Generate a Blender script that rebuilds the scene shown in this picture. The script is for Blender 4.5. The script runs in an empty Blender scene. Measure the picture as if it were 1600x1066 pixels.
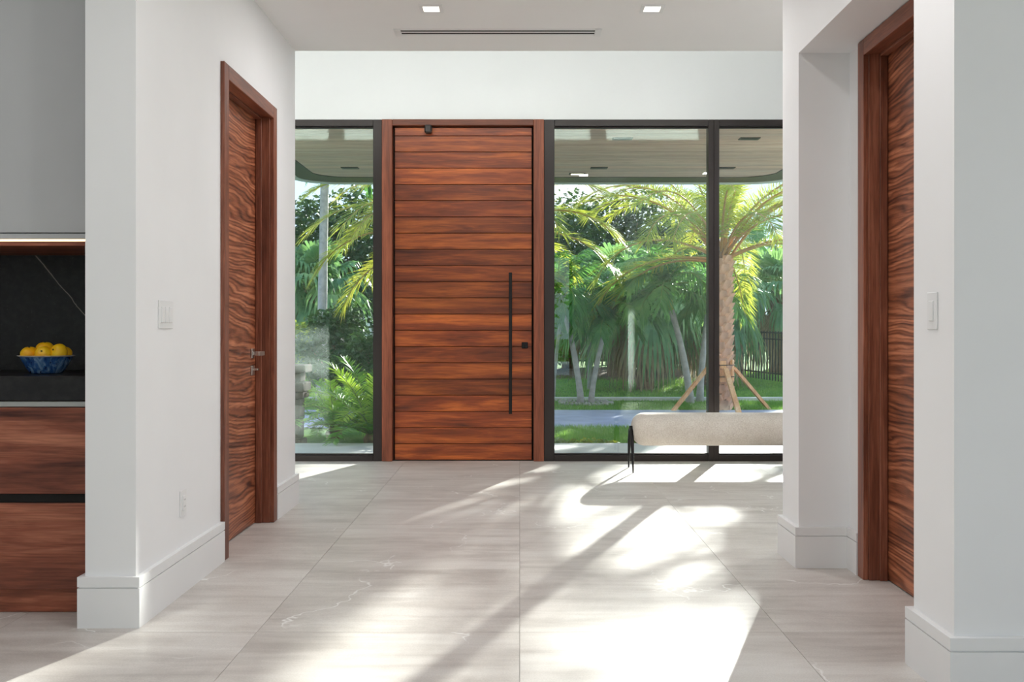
import bpy, bmesh, math, random
from mathutils import Vector, Matrix

random.seed(7)
SC = bpy.context.scene
COL = SC.collection
PI = math.pi

# ------------------------------------------------------------------ camera
cam_d = bpy.data.cameras.new('camera')
cam = bpy.data.objects.new('camera', cam_d)
COL.objects.link(cam)
cam.location = (0, 0, 1.15)
cam.rotation_euler = (PI / 2, 0, 0)
cam_d.sensor_fit = 'HORIZONTAL'
cam_d.sensor_width = 36.0
cam_d.lens = 36.0 * 1566 / 1600
cam_d.shift_x = -12 / 1600
cam_d.shift_y = -17 / 1600
cam_d.clip_end = 500
SC.camera = cam

# ------------------------------------------------------------------ world
world = bpy.data.worlds.new('world')
SC.world = world
world.use_nodes = True
wn, wl = world.node_tree.nodes, world.node_tree.links
wn.clear()
w_out = wn.new('ShaderNodeOutputWorld')
w_bg = wn.new('ShaderNodeBackground')
w_sky = wn.new('ShaderNodeValToRGB')          # pale at the horizon, blue overhead, the same all round
w_sky.color_ramp.elements[0].position = 0.0
w_sky.color_ramp.elements[0].color = (0.66, 0.78, 0.92, 1)
w_sky.color_ramp.elements[1].position = 0.6
w_sky.color_ramp.elements[1].color = (0.36, 0.58, 0.95, 1)
w_sep = wn.new('ShaderNodeSeparateXYZ')
w_tc = wn.new('ShaderNodeTexCoord')
w_noise = wn.new('ShaderNodeTexNoise')
w_noise.inputs['Scale'].default_value = 3.2
w_noise.inputs['Detail'].default_value = 6
w_map = wn.new('ShaderNodeMapping')
w_map.inputs['Scale'].default_value = (1, 1, 3.0)
w_ramp = wn.new('ShaderNodeValToRGB')
w_ramp.color_ramp.elements[0].position = 0.48
w_ramp.color_ramp.elements[1].position = 0.66
w_mix = wn.new('ShaderNodeMix')
w_mix.data_type = 'RGBA'
w_mix.inputs['B'].default_value = (0.86, 0.88, 0.92, 1)
wl.new(w_tc.outputs['Generated'], w_map.inputs['Vector'])
wl.new(w_tc.outputs['Generated'], w_sep.inputs[0])
wl.new(w_sep.outputs['Z'], w_sky.inputs['Fac'])
wl.new(w_map.outputs['Vector'], w_noise.inputs['Vector'])
wl.new(w_noise.outputs['Fac'], w_ramp.inputs['Fac'])
wl.new(w_ramp.outputs['Color'], w_mix.inputs['Factor'])
wl.new(w_sky.outputs['Color'], w_mix.inputs['A'])
wl.new(w_mix.outputs['Result'], w_bg.inputs['Color'])
w_bg.inputs['Strength'].default_value = 1.35
wl.new(w_bg.outputs['Background'], w_out.inputs['Surface'])

# ------------------------------------------------------------------ sun: low, ahead and to the right
sun_d = bpy.data.lights.new('sun', 'SUN')
sun_d.energy = 15.5
sun_d.angle = math.radians(0.7)
sun_d.color = (1.0, 0.965, 0.92)
sun = bpy.data.objects.new('sun', sun_d)
COL.objects.link(sun)
SUN_DIR = Vector((-0.363, -1.0, -0.292)).normalized()
sun.rotation_euler = SUN_DIR.to_track_quat('-Z', 'Y').to_euler()
sun.location = (12, 30, 12)

LAMP_POWER = 5.0       # each unseen recessed lamp added over the living space
HALL_POWER = 9.5      # the hall and foyer lamps

SC.view_settings.view_transform = 'Standard'
SC.view_settings.look = 'None'
SC.view_settings.gamma = 1.0
SC.view_settings.use_curve_mapping = False
SC.view_settings.exposure = 0.42
SC.cycles.use_denoising = True
SC.cycles.max_bounces = 10
SC.cycles.diffuse_bounces = 6
SC.cycles.glossy_bounces = 4
SC.cycles.transparent_max_bounces = 24
SC.cycles.sample_clamp_indirect = 6.0
SC.cycles.caustics_reflective = False
SC.cycles.caustics_refractive = False

# ================================================================== helpers
class MB:
    """collects shapes, then builds one mesh object"""
    def __init__(s):
        s.v, s.f, s.m = [], [], []
    def add(s, vs, fs, mi=0):
        b = len(s.v)
        s.v += [tuple(p) for p in vs]
        s.f += [tuple(b + i for i in f) for f in fs]
        s.m += [mi] * len(fs)
    def box(s, x0, x1, y0, y1, z0, z1, mi=0):
        s.add([(x0, y0, z0), (x1, y0, z0), (x1, y1, z0), (x0, y1, z0),
               (x0, y0, z1), (x1, y0, z1), (x1, y1, z1), (x0, y1, z1)],
              [(0, 3, 2, 1), (4, 5, 6, 7), (0, 1, 5, 4), (1, 2, 6, 5), (2, 3, 7, 6), (3, 0, 4, 7)], mi)
    def bbox(s, x0, x1, y0, y1, z0, z1, r=0.003, mi=0):
        """box with chamfered edges"""
        bm = bmesh.new()
        bmesh.ops.create_cube(bm, size=1.0)
        for v in bm.verts:
            v.co = Vector(((x0 + x1) / 2 + v.co.x * (x1 - x0), (y0 + y1) / 2 + v.co.y * (y1 - y0), (z0 + z1) / 2 + v.co.z * (z1 - z0)))
        bmesh.ops.bevel(bm, geom=list(bm.edges), offset=r, segments=1, affect='EDGES', profile=0.5)
        bm.verts.index_update()
        s.add([v.co[:] for v in bm.verts], [[v.index for v in f.verts] for f in bm.faces], mi)
        bm.free()
    def tube(s, pts, radii, n=8, mi=0, caps=True):
        pts = [Vector(p) for p in pts]
        b = len(s.v)
        up = Vector((0, 0, 1))
        for i, p in enumerate(pts):
            t = (pts[min(i + 1, len(pts) - 1)] - pts[max(i - 1, 0)]).normalized()
            a = t.cross(up)
            if a.length < 0.05:
                a = t.cross(Vector((0, 1, 0)))
            a.normalize()
            c = a.cross(t)
            r = radii[i] if isinstance(radii, (list, tuple)) else radii
            for k in range(n):
                q = 2 * PI * k / n
                s.v.append(tuple(p + a * (r * math.cos(q)) + c * (r * math.sin(q))))
        for i in range(len(pts) - 1):
            for k in range(n):
                k2 = (k + 1) % n
                s.f.append((b + i * n + k, b + i * n + k2, b + (i + 1) * n + k2, b + (i + 1) * n + k))
                s.m.append(mi)
        if caps:
            s.f.append(tuple(b + k for k in range(n))[::-1]); s.m.append(mi)
            e = b + (len(pts) - 1) * n
            s.f.append(tuple(e + k for k in range(n))); s.m.append(mi)
    def bar(s, p0, p1, w, h, mi=0):
        """square lumber between two points"""
        p0, p1 = Vector(p0), Vector(p1)
        t = (p1 - p0).normalized()
        a = t.cross(Vector((0, 0, 1)))
        if a.length < 0.05:
            a = t.cross(Vector((0, 1, 0)))
        a.normalize(); c = a.cross(t)
        vs = []
        for p in (p0, p1):
            for (i, j) in ((-1, -1), (1, -1), (1, 1), (-1, 1)):
                vs.append(p + a * (i * w / 2) + c * (j * h / 2))
        s.add(vs, [(0, 1, 2, 3), (7, 6, 5, 4), (0, 4, 5, 1), (1, 5, 6, 2), (2, 6, 7, 3), (3, 7, 4, 0)], mi)
    def prism(s, poly, z0, z1, mi=0):
        n = len(poly)
        vs = [(x, y, z0) for x, y in poly] + [(x, y, z1) for x, y in poly]
        fs = [tuple(range(n))[::-1], tuple(range(n, 2 * n))]
        fs += [(i, (i + 1) % n, n + (i + 1) % n, n + i) for i in range(n)]
        s.add(vs, fs, mi)
    def mesh(s, name, mats, smooth=False):
        me = bpy.data.meshes.new(name)
        me.from_pydata(s.v, [], s.f)
        if not isinstance(mats, (list, tuple)):
            mats = [mats]
        for m in mats:
            me.materials.append(m)
        if len(mats) > 1:
            me.polygons.foreach_set('material_index', s.m)
        if smooth:
            me.polygons.foreach_set('use_smooth', [True] * len(me.polygons))
        me.update()
        return me
    def build(s, name, mats, parent=None, smooth=False):
        return link(name, s.mesh(name, mats, smooth), parent)

def link(name, me, parent=None, loc=None, rot=None, scale=None):
    o = bpy.data.objects.new(name, me)
    COL.objects.link(o)
    if parent is not None:
        o.parent = parent
    if loc is not None:
        o.location = loc
    if rot is not None:
        o.rotation_euler = rot
    if scale is not None:
        o.scale = scale if isinstance(scale, (tuple, list)) else (scale,) * 3
    return o

def tag(o, label, cat, group=None, kind=None):
    o['label'] = label
    o['category'] = cat
    if group:
        o['group'] = group
    if kind:
        o['kind'] = kind
    return o

def empty(name, loc, label, cat, group=None, kind=None, rz=0):
    o = link(name, None, None, loc, (0, 0, rz))
    o.empty_display_size = 0.1
    return tag(o, label, cat, group, kind)

def onebox(name, dims, mat, parent=None, r=None):
    m = MB()
    if r:
        m.bbox(*dims, r)
    else:
        m.box(*dims)
    return m.build(name, mat, parent)

def structure(name, boxes, mat, label, cat):
    m = MB()
    for b in boxes:
        m.box(*b)
    return tag(m.build(name, mat), label, cat, kind='structure')

# ================================================================== materials
class NT:
    def __init__(s, name):
        s.mat = bpy.data.materials.new(name)
        s.mat.use_nodes = True
        s.n, s.l = s.mat.node_tree.nodes, s.mat.node_tree.links
        s.bsdf = s.n['Principled BSDF']
        s.out = s.n['Material Output']
    def new(s, t, **kw):
        nd = s.n.new(t)
        for k, v in kw.items():
            setattr(nd, k, v)
        return nd
    def link(s, a, b):
        s.l.new(a, b)
    def val(s, sock, v):
        if hasattr(v, 'is_linked') or isinstance(v, bpy.types.NodeSocket):
            s.l.new(v, sock)
        else:
            sock.default_value = v
    def math(s, op, a, b=0.0, c=None, clamp=False):
        nd = s.new('ShaderNodeMath', operation=op, use_clamp=clamp)
        s.val(nd.inputs[0], a); s.val(nd.inputs[1], b)
        if c is not None:
            s.val(nd.inputs[2], c)
        return nd.outputs[0]
    def mix(s, fac, a, b, blend='MIX'):
        nd = s.new('ShaderNodeMix', data_type='RGBA', blend_type=blend)
        s.val(nd.inputs['Factor'], fac)
        for k, v in (('A', a), ('B', b)):
            s.val(nd.inputs[k], v if isinstance(v, bpy.types.NodeSocket) else (*v[:3], 1))
        return nd.outputs['Result']
    def coords(s, scale=(1, 1, 1), rand=0.0, kind='Object'):
        tc = s.new('ShaderNodeTexCoord')
        mp = s.new('ShaderNodeMapping')
        mp.inputs['Scale'].default_value = scale
        if rand:
            oi = s.new('ShaderNodeObjectInfo')
            add = s.new('ShaderNodeVectorMath', operation='ADD')
            mul = s.new('ShaderNodeVectorMath', operation='MULTIPLY')
            comb = s.new('ShaderNodeCombineXYZ')
            for i in range(3):
                s.link(oi.outputs['Random'], comb.inputs[i])
            mul.inputs[1].default_value = (rand, rand * 1.7, rand * 2.3)
            s.link(comb.outputs[0], mul.inputs[0])
            s.link(tc.outputs[kind], add.inputs[0])
            s.link(mul.outputs[0], add.inputs[1])
            s.link(add.outputs[0], mp.inputs['Vector'])
        else:
            s.link(tc.outputs[kind], mp.inputs['Vector'])
        return mp.outputs['Vector']
    def noise(s, vec, scale=5, detail=4, rough=0.55, distort=0.0):
        nd = s.new('ShaderNodeTexNoise')
        s.link(vec, nd.inputs['Vector'])
        nd.inputs['Scale'].default_value = scale
        nd.inputs['Detail'].default_value = detail
        nd.inputs['Roughness'].default_value = rough
        nd.inputs['Distortion'].default_value = distort
        return nd.outputs['Fac']
    def ramp(s, fac, stops):
        nd = s.new('ShaderNodeValToRGB')
        cr = nd.color_ramp
        while len(cr.elements) < len(stops):
            cr.elements.new(0.5)
        for e, (p, c) in zip(cr.elements, stops):
            e.position = p
            e.color = (*c[:3], 1) if isinstance(c, (tuple, list)) else (c, c, c, 1)
        s.link(fac, nd.inputs['Fac'])
        return nd.outputs['Color']
    def bump(s, h, strength=0.2, dist=0.01):
        nd = s.new('ShaderNodeBump')
        nd.inputs['Strength'].default_value = strength
        nd.inputs['Distance'].default_value = dist
        s.link(h, nd.inputs['Height'])
        s.link(nd.outputs['Normal'], s.bsdf.inputs['Normal'])
    def set(s, **kw):
        for k, v in kw.items():
            sock = s.bsdf.inputs[k.replace('_', ' ')]
            if isinstance(v, bpy.types.NodeSocket):
                s.link(v, sock)
            elif isinstance(v, (tuple, list)):
                sock.default_value = (*v[:3], 1)
            else:
                sock.default_value = v
        return s

def srgb(r, g, b):
    def f(c):
        c /= 255
        return c / 12.92 if c <= 0.04045 else ((c + 0.055) / 1.055) ** 2.4
    return (f(r), f(g), f(b))

def plain(name, col, rough=0.5, metal=0.0, var=0.06, scale=8, bump=0.0, spec=0.5):
    m = NT(name)
    v = m.coords()
    n = m.noise(v, scale, 3)
    lo = tuple(c * (1 - var) for c in col)
    hi = tuple(min(1, c * (1 + var)) for c in col)
    m.set(Base_Color=m.ramp(n, [(0.3, lo), (0.7, hi)]), Roughness=rough, Metallic=metal, Specular_IOR_Level=spec)
    if bump:
        m.bump(m.noise(v, scale * 14, 3), bump, 0.004)
    return m.mat

def emit(name, col, strength):
    m = NT(name)
    m.set(Base_Color=(0.8, 0.8, 0.8), Emission_Color=col, Emission_Strength=strength)
    return m.mat

def wood(name, dark, mid, light, axis, grain=26, figure=3.0, rough=0.42, rand=20.0, wave=0.0, contrast=1.0, spread=0.86):
    """grain runs along axis; the other two axes are squeezed so the figure becomes long streaks"""
    m = NT(name)
    sc = [1.0, 1.0, 1.0]
    sc[axis] = 0.09
    v = m.coords(tuple(sc), rand)
    big = m.noise(v, figure, 4, 0.6, 1.2 + wave)
    fine = m.noise(v, grain, 5, 0.65, 0.6)
    sc2 = [1.0, 1.0, 1.0]; sc2[axis] = 0.03
    v2 = m.coords(tuple(sc2), rand)
    pores = m.noise(v2, 150, 2, 0.6)
    f = m.math('ADD', m.math('MULTIPLY', big, 0.62), m.math('MULTIPLY', fine, 0.38))
    if wave:
        # figured grain: contour lines of a stretched height field
        sc3 = [1.0, 1.0, 1.0]; sc3[axis] = 0.20
        v3 = m.coords(tuple(sc3), rand)
        hgt = m.noise(v3, 2.6, 3, 0.5, 0.35)
        sep = m.new('ShaderNodeSeparateXYZ'); m.link(v3, sep.inputs[0])
        ph = m.math('ADD', m.math('MULTIPLY', hgt, 75.0 * wave), m.math('MULTIPLY', sep.outputs['Z'], 95.0))
        band = m.math('ADD', m.math('MULTIPLY', m.math('SINE', ph), 0.5), 0.5)
        amp = m.noise(v3, 4.0, 2)
        band = m.math('ADD', 0.5, m.math('MULTIPLY', m.math('SUBTRACT', band, 0.5), amp))
        b2 = m.math('ADD', m.math('MULTIPLY', m.math('SINE', m.math('ADD', m.math('MULTIPLY', ph, 2.6), m.math('MULTIPLY', fine, 6.0))), 0.5), 0.5)
        b2 = m.math('POWER', b2, 0.55)
        f = m.math('ADD', m.math('ADD', m.math('MULTIPLY', f, 0.66), m.math('MULTIPLY', band, 0.20)), m.math('MULTIPLY', m.math('SUBTRACT', b2, 0.12), 0.15))
    c0 = 0.5 - 0.16 / contrast
    c1 = 0.5 + 0.16 / contrast
    col = m.ramp(f, [(c0, dark), (0.5, mid), (c1, light)])
    pr = m.ramp(pores, [(0.35, (0.62, 0.6, 0.58)), (0.55, (1, 1, 1))])
    col = m.mix(0.7, col, pr, 'MULTIPLY')
    oi = m.new('ShaderNodeObjectInfo')
    tint = m.ramp(oi.outputs['Random'], [(0.0, (spread, spread * 0.98, spread * 0.98)), (1.0, (1.12, 1.07, 1.02))])
    col = m.mix(1.0 if rand else 0.0, col, tint, 'MULTIPLY')
    m.set(Base_Color=col, Roughness=m.math('ADD', rough - 0.08, m.math('MULTIPLY', fine, 0.16)), Specular_IOR_Level=0.45)
    m.bump(fine, 0.08, 0.003)
    return m.mat

WALL = plain('wall_paint', (0.85, 0.85, 0.855), 0.62, var=0.015, scale=2, bump=0.03, spec=0.25)
WALL_SATIN = plain('spandrel_paint', (0.84, 0.85, 0.86), 0.30, var=0.01, scale=2, spec=0.5)
TRIM = plain('trim_paint', (0.82, 0.82, 0.82), 0.42, var=0.012, scale=3)
CEIL = plain('ceiling_paint', (0.89, 0.88, 0.875), 0.75, var=0.012, scale=2, spec=0.2)
BRONZE = plain('bronze_metal', srgb(52, 45, 44), 0.38, 0.35, var=0.05)
BLACK = plain('black_metal', srgb(22, 21, 23), 0.42, 0.4, var=0.08)
DARK_GAP = plain('dark_gap', (0.012, 0.01, 0.009), 0.8)
NICKEL = plain('satin_nickel', (0.62, 0.6, 0.57), 0.3, 1.0, var=0.04)
SWITCH = plain('switch_plastic', (0.80, 0.80, 0.80), 0.35, var=0.01)
GREY_LAC = plain('grey_lacquer', srgb(182, 183, 184), 0.55, var=0.02, scale=3)
ALU = plain('aluminium_channel', (0.52, 0.52, 0.50), 0.4, 0.6, var=0.05)
LENS = emit('lamp_lens', (1.0, 0.86, 0.66), 3.5)
LED = emit('led_glow', (1.0, 0.70, 0.34), 1.5)
STAKE = wood('pine_lumber', srgb(216, 146, 96), srgb(240, 184, 136), srgb(250, 214, 176), 2, 20, 4, 0.7)
CONCRETE = plain('pale_concrete', (0.66, 0.65, 0.62), 0.8, var=0.08, scale=3, bump=0.1)
ASPHALT = plain('drive_paver', srgb(164, 168, 198), 0.85, var=0.14, scale=2.5, bump=0.2)
STONE = plain('weathered_stone', srgb(74, 52, 42), 0.9, var=0.35, scale=9, bump=0.5)
PEBBLE = plain('pebble', srgb(170, 166, 160), 0.8, var=0.2, scale=14)
MULCH = plain('mulch', srgb(118, 96, 72), 0.95, var=0.4, scale=14, bump=0.7)
ROOFWHITE = plain('canopy_white', (0.74, 0.73, 0.70), 0.6, var=0.03)
FARWHITE = plain('far_house_paint', (0.78, 0.78, 0.78), 0.7, var=0.03)
FARROOF = plain('far_house_roof', srgb(150, 140, 130), 0.8, var=0.1)

ENTRY_WOOD = wood('entry_wood', srgb(86, 40, 26), srgb(152, 74, 40), srgb(226, 124, 58), 0, 22, 5.5, 0.36, 30.0, contrast=1.0, spread=0.55)
ENTRY_FRAME = wood('entry_frame_wood', srgb(104, 56, 40), srgb(134, 74, 52), srgb(158, 92, 66), 2, 40, 5, 0.42, 9.0)
ENTRY_HEAD = wood('entry_head_wood', srgb(104, 56, 40), srgb(134, 74, 52), srgb(158, 92, 66), 0, 40, 5, 0.42, 9.0)
WALNUT_Y = wood('walnut_panel', srgb(74, 38, 25), srgb(140, 82, 56), srgb(196, 128, 94), 1, 34, 7.0, 0.40, 11.0, wave=0.55, contrast=1.0)
WALNUT_Z = wood('walnut_casing', srgb(84, 46, 33), srgb(134, 80, 60), srgb(172, 112, 88), 2, 44, 6, 0.4, 9.0)
WALNUT_H = wood('walnut_head', srgb(84, 46, 33), srgb(134, 80, 60), srgb(172, 112, 88), 1, 44, 6, 0.4, 9.0)
WALNUT_X = wood('walnut_drawer', srgb(82, 40, 30), srgb(150, 86, 64), srgb(204, 134, 104), 0, 30, 8.0, 0.42, 14.0, contrast=0.95)
SOFFIT = wood('soffit_board', srgb(204, 164, 150), srgb(228, 194, 182), srgb(240, 214, 204), 0, 24, 4, 0.6, 12.0)

def make_tile():
    m = NT('limestone_tile')
    v = m.coords((1, 1, 1), 40.0)
    vs = m.coords((0.22, 1.5, 1), 40.0)
    cloud = m.noise(v, 1.6, 6, 0.6, 0.6)
    streak = m.noise(vs, 7, 6, 0.62, 0.4)
    grit = m.noise(v, 160, 2)
    f = m.math('ADD', m.math('MULTIPLY', cloud, 0.5), m.math('MULTIPLY', streak, 0.5))
    col = m.ramp(f, [(0.36, srgb(184, 177, 171)), (0.5, srgb(207, 201, 195)), (0.64, srgb(222, 218, 213))])
    col = m.mix(0.24, col, m.ramp(grit, [(0.35, (0.55,) * 3), (0.65, (1,) * 3)]), 'MULTIPLY')
    # thin pale veins, only here and there
    warp = m.new('ShaderNodeVectorMath', operation='ADD')
    nz = m.new('ShaderNodeTexNoise')
    nz.inputs['Scale'].default_value = 2.3
    nz.inputs['Detail'].default_value = 4
    m.link(v, nz.inputs['Vector'])
    m.link(v, warp.inputs[0]); m.link(nz.outputs['Color'], warp.inputs[1])
    vo = m.new('ShaderNodeTexVoronoi', feature='DISTANCE_TO_EDGE', voronoi_dimensions='2D')
    vo.inputs['Scale'].default_value = 0.85
    m.link(warp.outputs[0], vo.inputs['Vector'])
    line = m.ramp(vo.outputs['Distance'], [(0.0, 1.0), (0.0075, 0.0)])
    mask = m.ramp(m.noise(v, 2.1, 2), [(0.45, 0.0), (0.56, 0.9)])
    vein = m.math('MULTIPLY', line, mask)
    col = m.mix(vein, col, (0.86, 0.85, 0.83))
    m.set(Base_Color=col, Roughness=m.math('ADD', 0.36, m.math('MULTIPLY', streak, 0.14)), Specular_IOR_Level=0.42)
    m.bump(grit, 0.03, 0.002)
    return m.mat
TILE = make_tile()
GROUT = plain('grout', srgb(128, 122, 114), 0.9)

def make_glass(name, tint, base, edge):
    """clear pane: straight-through light plus a mirror share that grows at grazing angles"""
    m = NT(name)
    m.n.remove(m.bsdf)
    tr = m.new('ShaderNodeBsdfTransparent'); tr.inputs['Color'].default_value = (*tint, 1)
    gl = m.new('ShaderNodeBsdfGlossy'); gl.inputs['Roughness'].default_value = 0.0
    gl.inputs['Color'].default_value = (0.86, 1.0, 0.95, 1)
    lw = m.new('ShaderNodeLayerWeight'); lw.inputs['Blend'].default_value = 0.25
    fac = m.math('ADD', base, m.math('MULTIPLY', lw.outputs['Fresnel'], edge), clamp=True)
    mx = m.new('ShaderNodeMixShader')
    m.link(fac, mx.inputs[0]); m.link(tr.outputs[0], mx.inputs[1]); m.link(gl.outputs[0], mx.inputs[2])
    m.link(mx.outputs[0], m.out.inputs['Surface'])
    return m.mat
GLASS = make_glass('window_glass', (0.95, 0.98, 0.965), 0.036, 0.45)

def make_marble(name, vein):
    m = NT(name)
    v = m.coords()
    n = m.noise(v, 30, 4)
    col = m.ramp(n, [(0.4, srgb(20, 19, 21)), (0.75, srgb(44, 42, 43))])
    spk = m.ramp(m.noise(v, 120, 2), [(0.70, 0.0), (0.76, 0.5)])
    col = m.mix(spk, col, srgb(96, 92, 92))
    sep = m.new('ShaderNodeSeparateXYZ')
    m.link(v, sep.inputs[0])
    w = m.math('MULTIPLY', m.math('SUBTRACT', m.noise(v, 7, 4), 0.5), 0.05)
    # one white vein running down to the right
    d = m.math('ABSOLUTE', m.math('ADD', m.math('ADD', m.math('MULTIPLY', sep.outputs['X'], 1.18), m.math('SUBTRACT', sep.outputs['Z'], -1.18)), w))
    line = m.ramp(d, [(0.0, vein), (0.0045, 0.0)])
    col = m.mix(line, col, srgb(190, 176, 168))
    m.set(Base_Color=col, Roughness=0.38, Specular_IOR_Level=0.4)
    return m.mat
MARBLE = make_marble('black_marble_veined', 0.7)
COUNTER = make_marble('black_marble', 0.0)

def make_fabric():
    m = NT('boucle_fabric')
    v = m.coords()
    n = m.noise(v, 110, 3, 0.7)
    b = m.noise(v, 5, 3)
    col = m.ramp(n, [(0.3, srgb(206, 194, 180)), (0.7, srgb(252, 245, 236))])
    col = m.mix(0.25, col, m.ramp(b, [(0.3, srgb(206, 192, 178)), (0.7, srgb(252, 246, 238))]))
    m.set(Base_Color=col, Roughness=0.95, Specular_IOR_Level=0.15, Sheen_Weight=0.3)
    m.bump(n, 0.9, 0.012)
    return m.mat
FABRIC = make_fabric()

def leafmat(name, cols, trans, tcol, rand=True, rough=0.45):
    """leaf: glossy-ish diffuse front plus light coming through from behind"""
    m = NT(name)
    tc = m.new('ShaderNodeTexCoord')
    n = m.noise(tc.outputs['Object'], 5.0, 3)
    oi = m.new('ShaderNodeObjectInfo')
    f = m.math('ADD', m.math('MULTIPLY', n, 0.6), m.math('MULTIPLY', oi.outputs['Random'], 0.4))
    col = m.ramp(f, [(0.25, cols[0]), (0.5, cols[1]), (0.75, cols[2])])
    m.set(Base_Color=col, Roughness=rough, Specular_IOR_Level=0.35)
    tr = m.new('ShaderNodeBsdfTranslucent')
    m.link(m.mix(0.5, col, tcol), tr.inputs['Color'])
    mx = m.new('ShaderNodeMixShader'); mx.inputs[0].default_value = trans
    m.link(m.bsdf.outputs[0], mx.inputs[1]); m.link(tr.outputs[0], mx.inputs[2])
    m.link(mx.outputs[0], m.out.inputs['Surface'])
    return m.mat
DATE_LEAF = leafmat('date_leaf', [srgb(84, 122, 46), srgb(140, 166, 60), srgb(208, 196, 84)], 0.44, srgb(226, 222, 84))
STEM_LEAF = plain('frond_stem', srgb(176, 132, 78), 0.6, var=0.2)
GREEN_STEM = plain('green_stem', srgb(128, 146, 74), 0.6, var=0.15)
FEATHER_LEAF = leafmat('feather_leaf', [srgb(48, 98, 56), srgb(84, 138, 78), srgb(132, 172, 92)], 0.36, srgb(120, 176, 66))
FAN_LEAF = leafmat('fan_leaf', [srgb(70, 116, 84), srgb(104, 148, 104), srgb(156, 184, 120)], 0.36, srgb(150, 190, 90))
DRY_LEAF = leafmat('dry_leaf', [srgb(140, 118, 90), srgb(176, 152, 120), srgb(204, 182, 148)], 0.2, srgb(180, 150, 100))
CYCAD_LEAF = leafmat('cycad_leaf', [srgb(52, 120, 40), srgb(100, 170, 56), srgb(190, 216, 76)], 0.42, srgb(190, 220, 70))
DARK_LEAF = leafmat('dark_tree_leaf', [srgb(20, 44, 24), srgb(36, 66, 34), srgb(62, 94, 44)], 0.2, srgb(110, 150, 50))
BRIGHT_LEAF = leafmat('bright_shrub_leaf', [srgb(50, 88, 34), srgb(92, 130, 46), srgb(168, 182, 60)], 0.4, srgb(214, 214, 70))
GRASS = leafmat('grass_blade', [srgb(70, 126, 52), srgb(104, 160, 66), srgb(160, 192, 90)], 0.4, srgb(170, 206, 80))
BARK_GREY = plain('grey_palm_bark', srgb(182, 176, 176), 0.85, var=0.2, scale=12, bump=0.4)
BARK_BROWN = plain('brown_palm_bark', srgb(136, 106, 84), 0.9, var=0.3, scale=10, bump=0.5)
BOOT = plain('date_palm_boot', srgb(206, 160, 132), 0.85, var=0.25, scale=9, bump=0.4)
SHAFT = plain('crownshaft', srgb(150, 164, 78), 0.5, var=0.12)
STRAP = plain('strap', srgb(50, 44, 40), 0.7)

def make_lawn():
    m = NT('lawn_ground')
    v = m.coords()
    n = m.noise(v, 1.3, 5)
    f = m.noise(v, 45, 3)
    col = m.ramp(n, [(0.3, srgb(80, 122, 58)), (0.55, srgb(116, 152, 72)), (0.75, srgb(164, 178, 96))])
    col = m.mix(0.6, col, m.ramp(f, [(0.3, (0.45,) * 3), (0.7, (1,) * 3)]), 'MULTIPLY')
    m.set(Base_Color=col, Roughness=0.95, Specular_IOR_Level=0.1)
    m.bump(f, 0.8, 0.03)
    return m.mat
LAWN = make_lawn()

# ================================================================== the room
H = 3.0          # ceiling of hall and living space
YF = 8.785       # entry wall, inner face
YS = 6.64        # where the low ceiling stops and the tall foyer starts
XL, XR = -1.488, 1.353
TOP = 5.7        # tall foyer ceiling

# floor: grout bed with tiles as pieces
floor = structure('floor', [(-5.2, 5.2, -6.3, 8.80, -0.16, -0.003)], GROUT, 'pale greige limestone tile floor running to the entry door', 'floor')
mt = MB()
mt.box(-0.4991, 0.4991, -0.4991, 0.4991, -0.012, 0.0)
tile_me = mt.mesh('floor_tile', TILE)
def on_floor(cx, cy):
    return True
for i in range(-5, 5):
    for j in range(-10, 5):
        cx, cy = i + 0.5, 3.816 + j + 0.5
        if cy > 8.4:
            continue
        link('floor_tile', tile_me, floor, (cx, cy, 0))
# closing row of tiles at the glass is whole: the joint falls on the entry wall

ceil = structure('ceiling', [(-5.2, 5.2, -6.3, YS, H, H + 0.25)], CEIL, 'flat warm white ceiling with recessed lights and a slot vent', 'ceiling')
structure('wall_soffit', [(-3.4, 3.05, YS - 0.15, YS, H + 0.25, TOP)], WALL, 'white wall above the edge of the low ceiling facing the glass', 'wall')
structure('ceiling_foyer', [(-3.4, 3.05, YS - 0.15, YF + 0.2, TOP, TOP + 0.2)], CEIL, 'high white ceiling over the tall entry foyer', 'ceiling')

# left hall wall with its door hole
DL0, DL1, DH = 5.05, 6.00, 2.44     # left door clear opening
structure('wall_left', [(-1.684, XL, 3.885, DL0, 0, H), (-1.684, XL, DL1, YS, 0, H), (-1.684, XL, DL0, DL1, DH, H)],
          WALL, 'white hall wall on the left holding a walnut door', 'wall')
structure('wall_foyer_left', [(-3.4, -1.684, YS - 0.15, YS, 0, H), (-3.4, -3.2, YS, YF + 0.2, 0, TOP)], WALL, 'white foyer wall hidden behind the left hall wall', 'wall')
structure('wall_closet', [(-3.0, -2.9, 4.95, YS - 0.15, 0, H)], WALL, 'closet wall behind the left walnut door', 'wall')
structure('wall_kitchen', [(-5.2, -1.684, 4.72, 4.95, 0, H)], WALL, 'kitchen wall behind the dark marble backsplash', 'wall')
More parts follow.
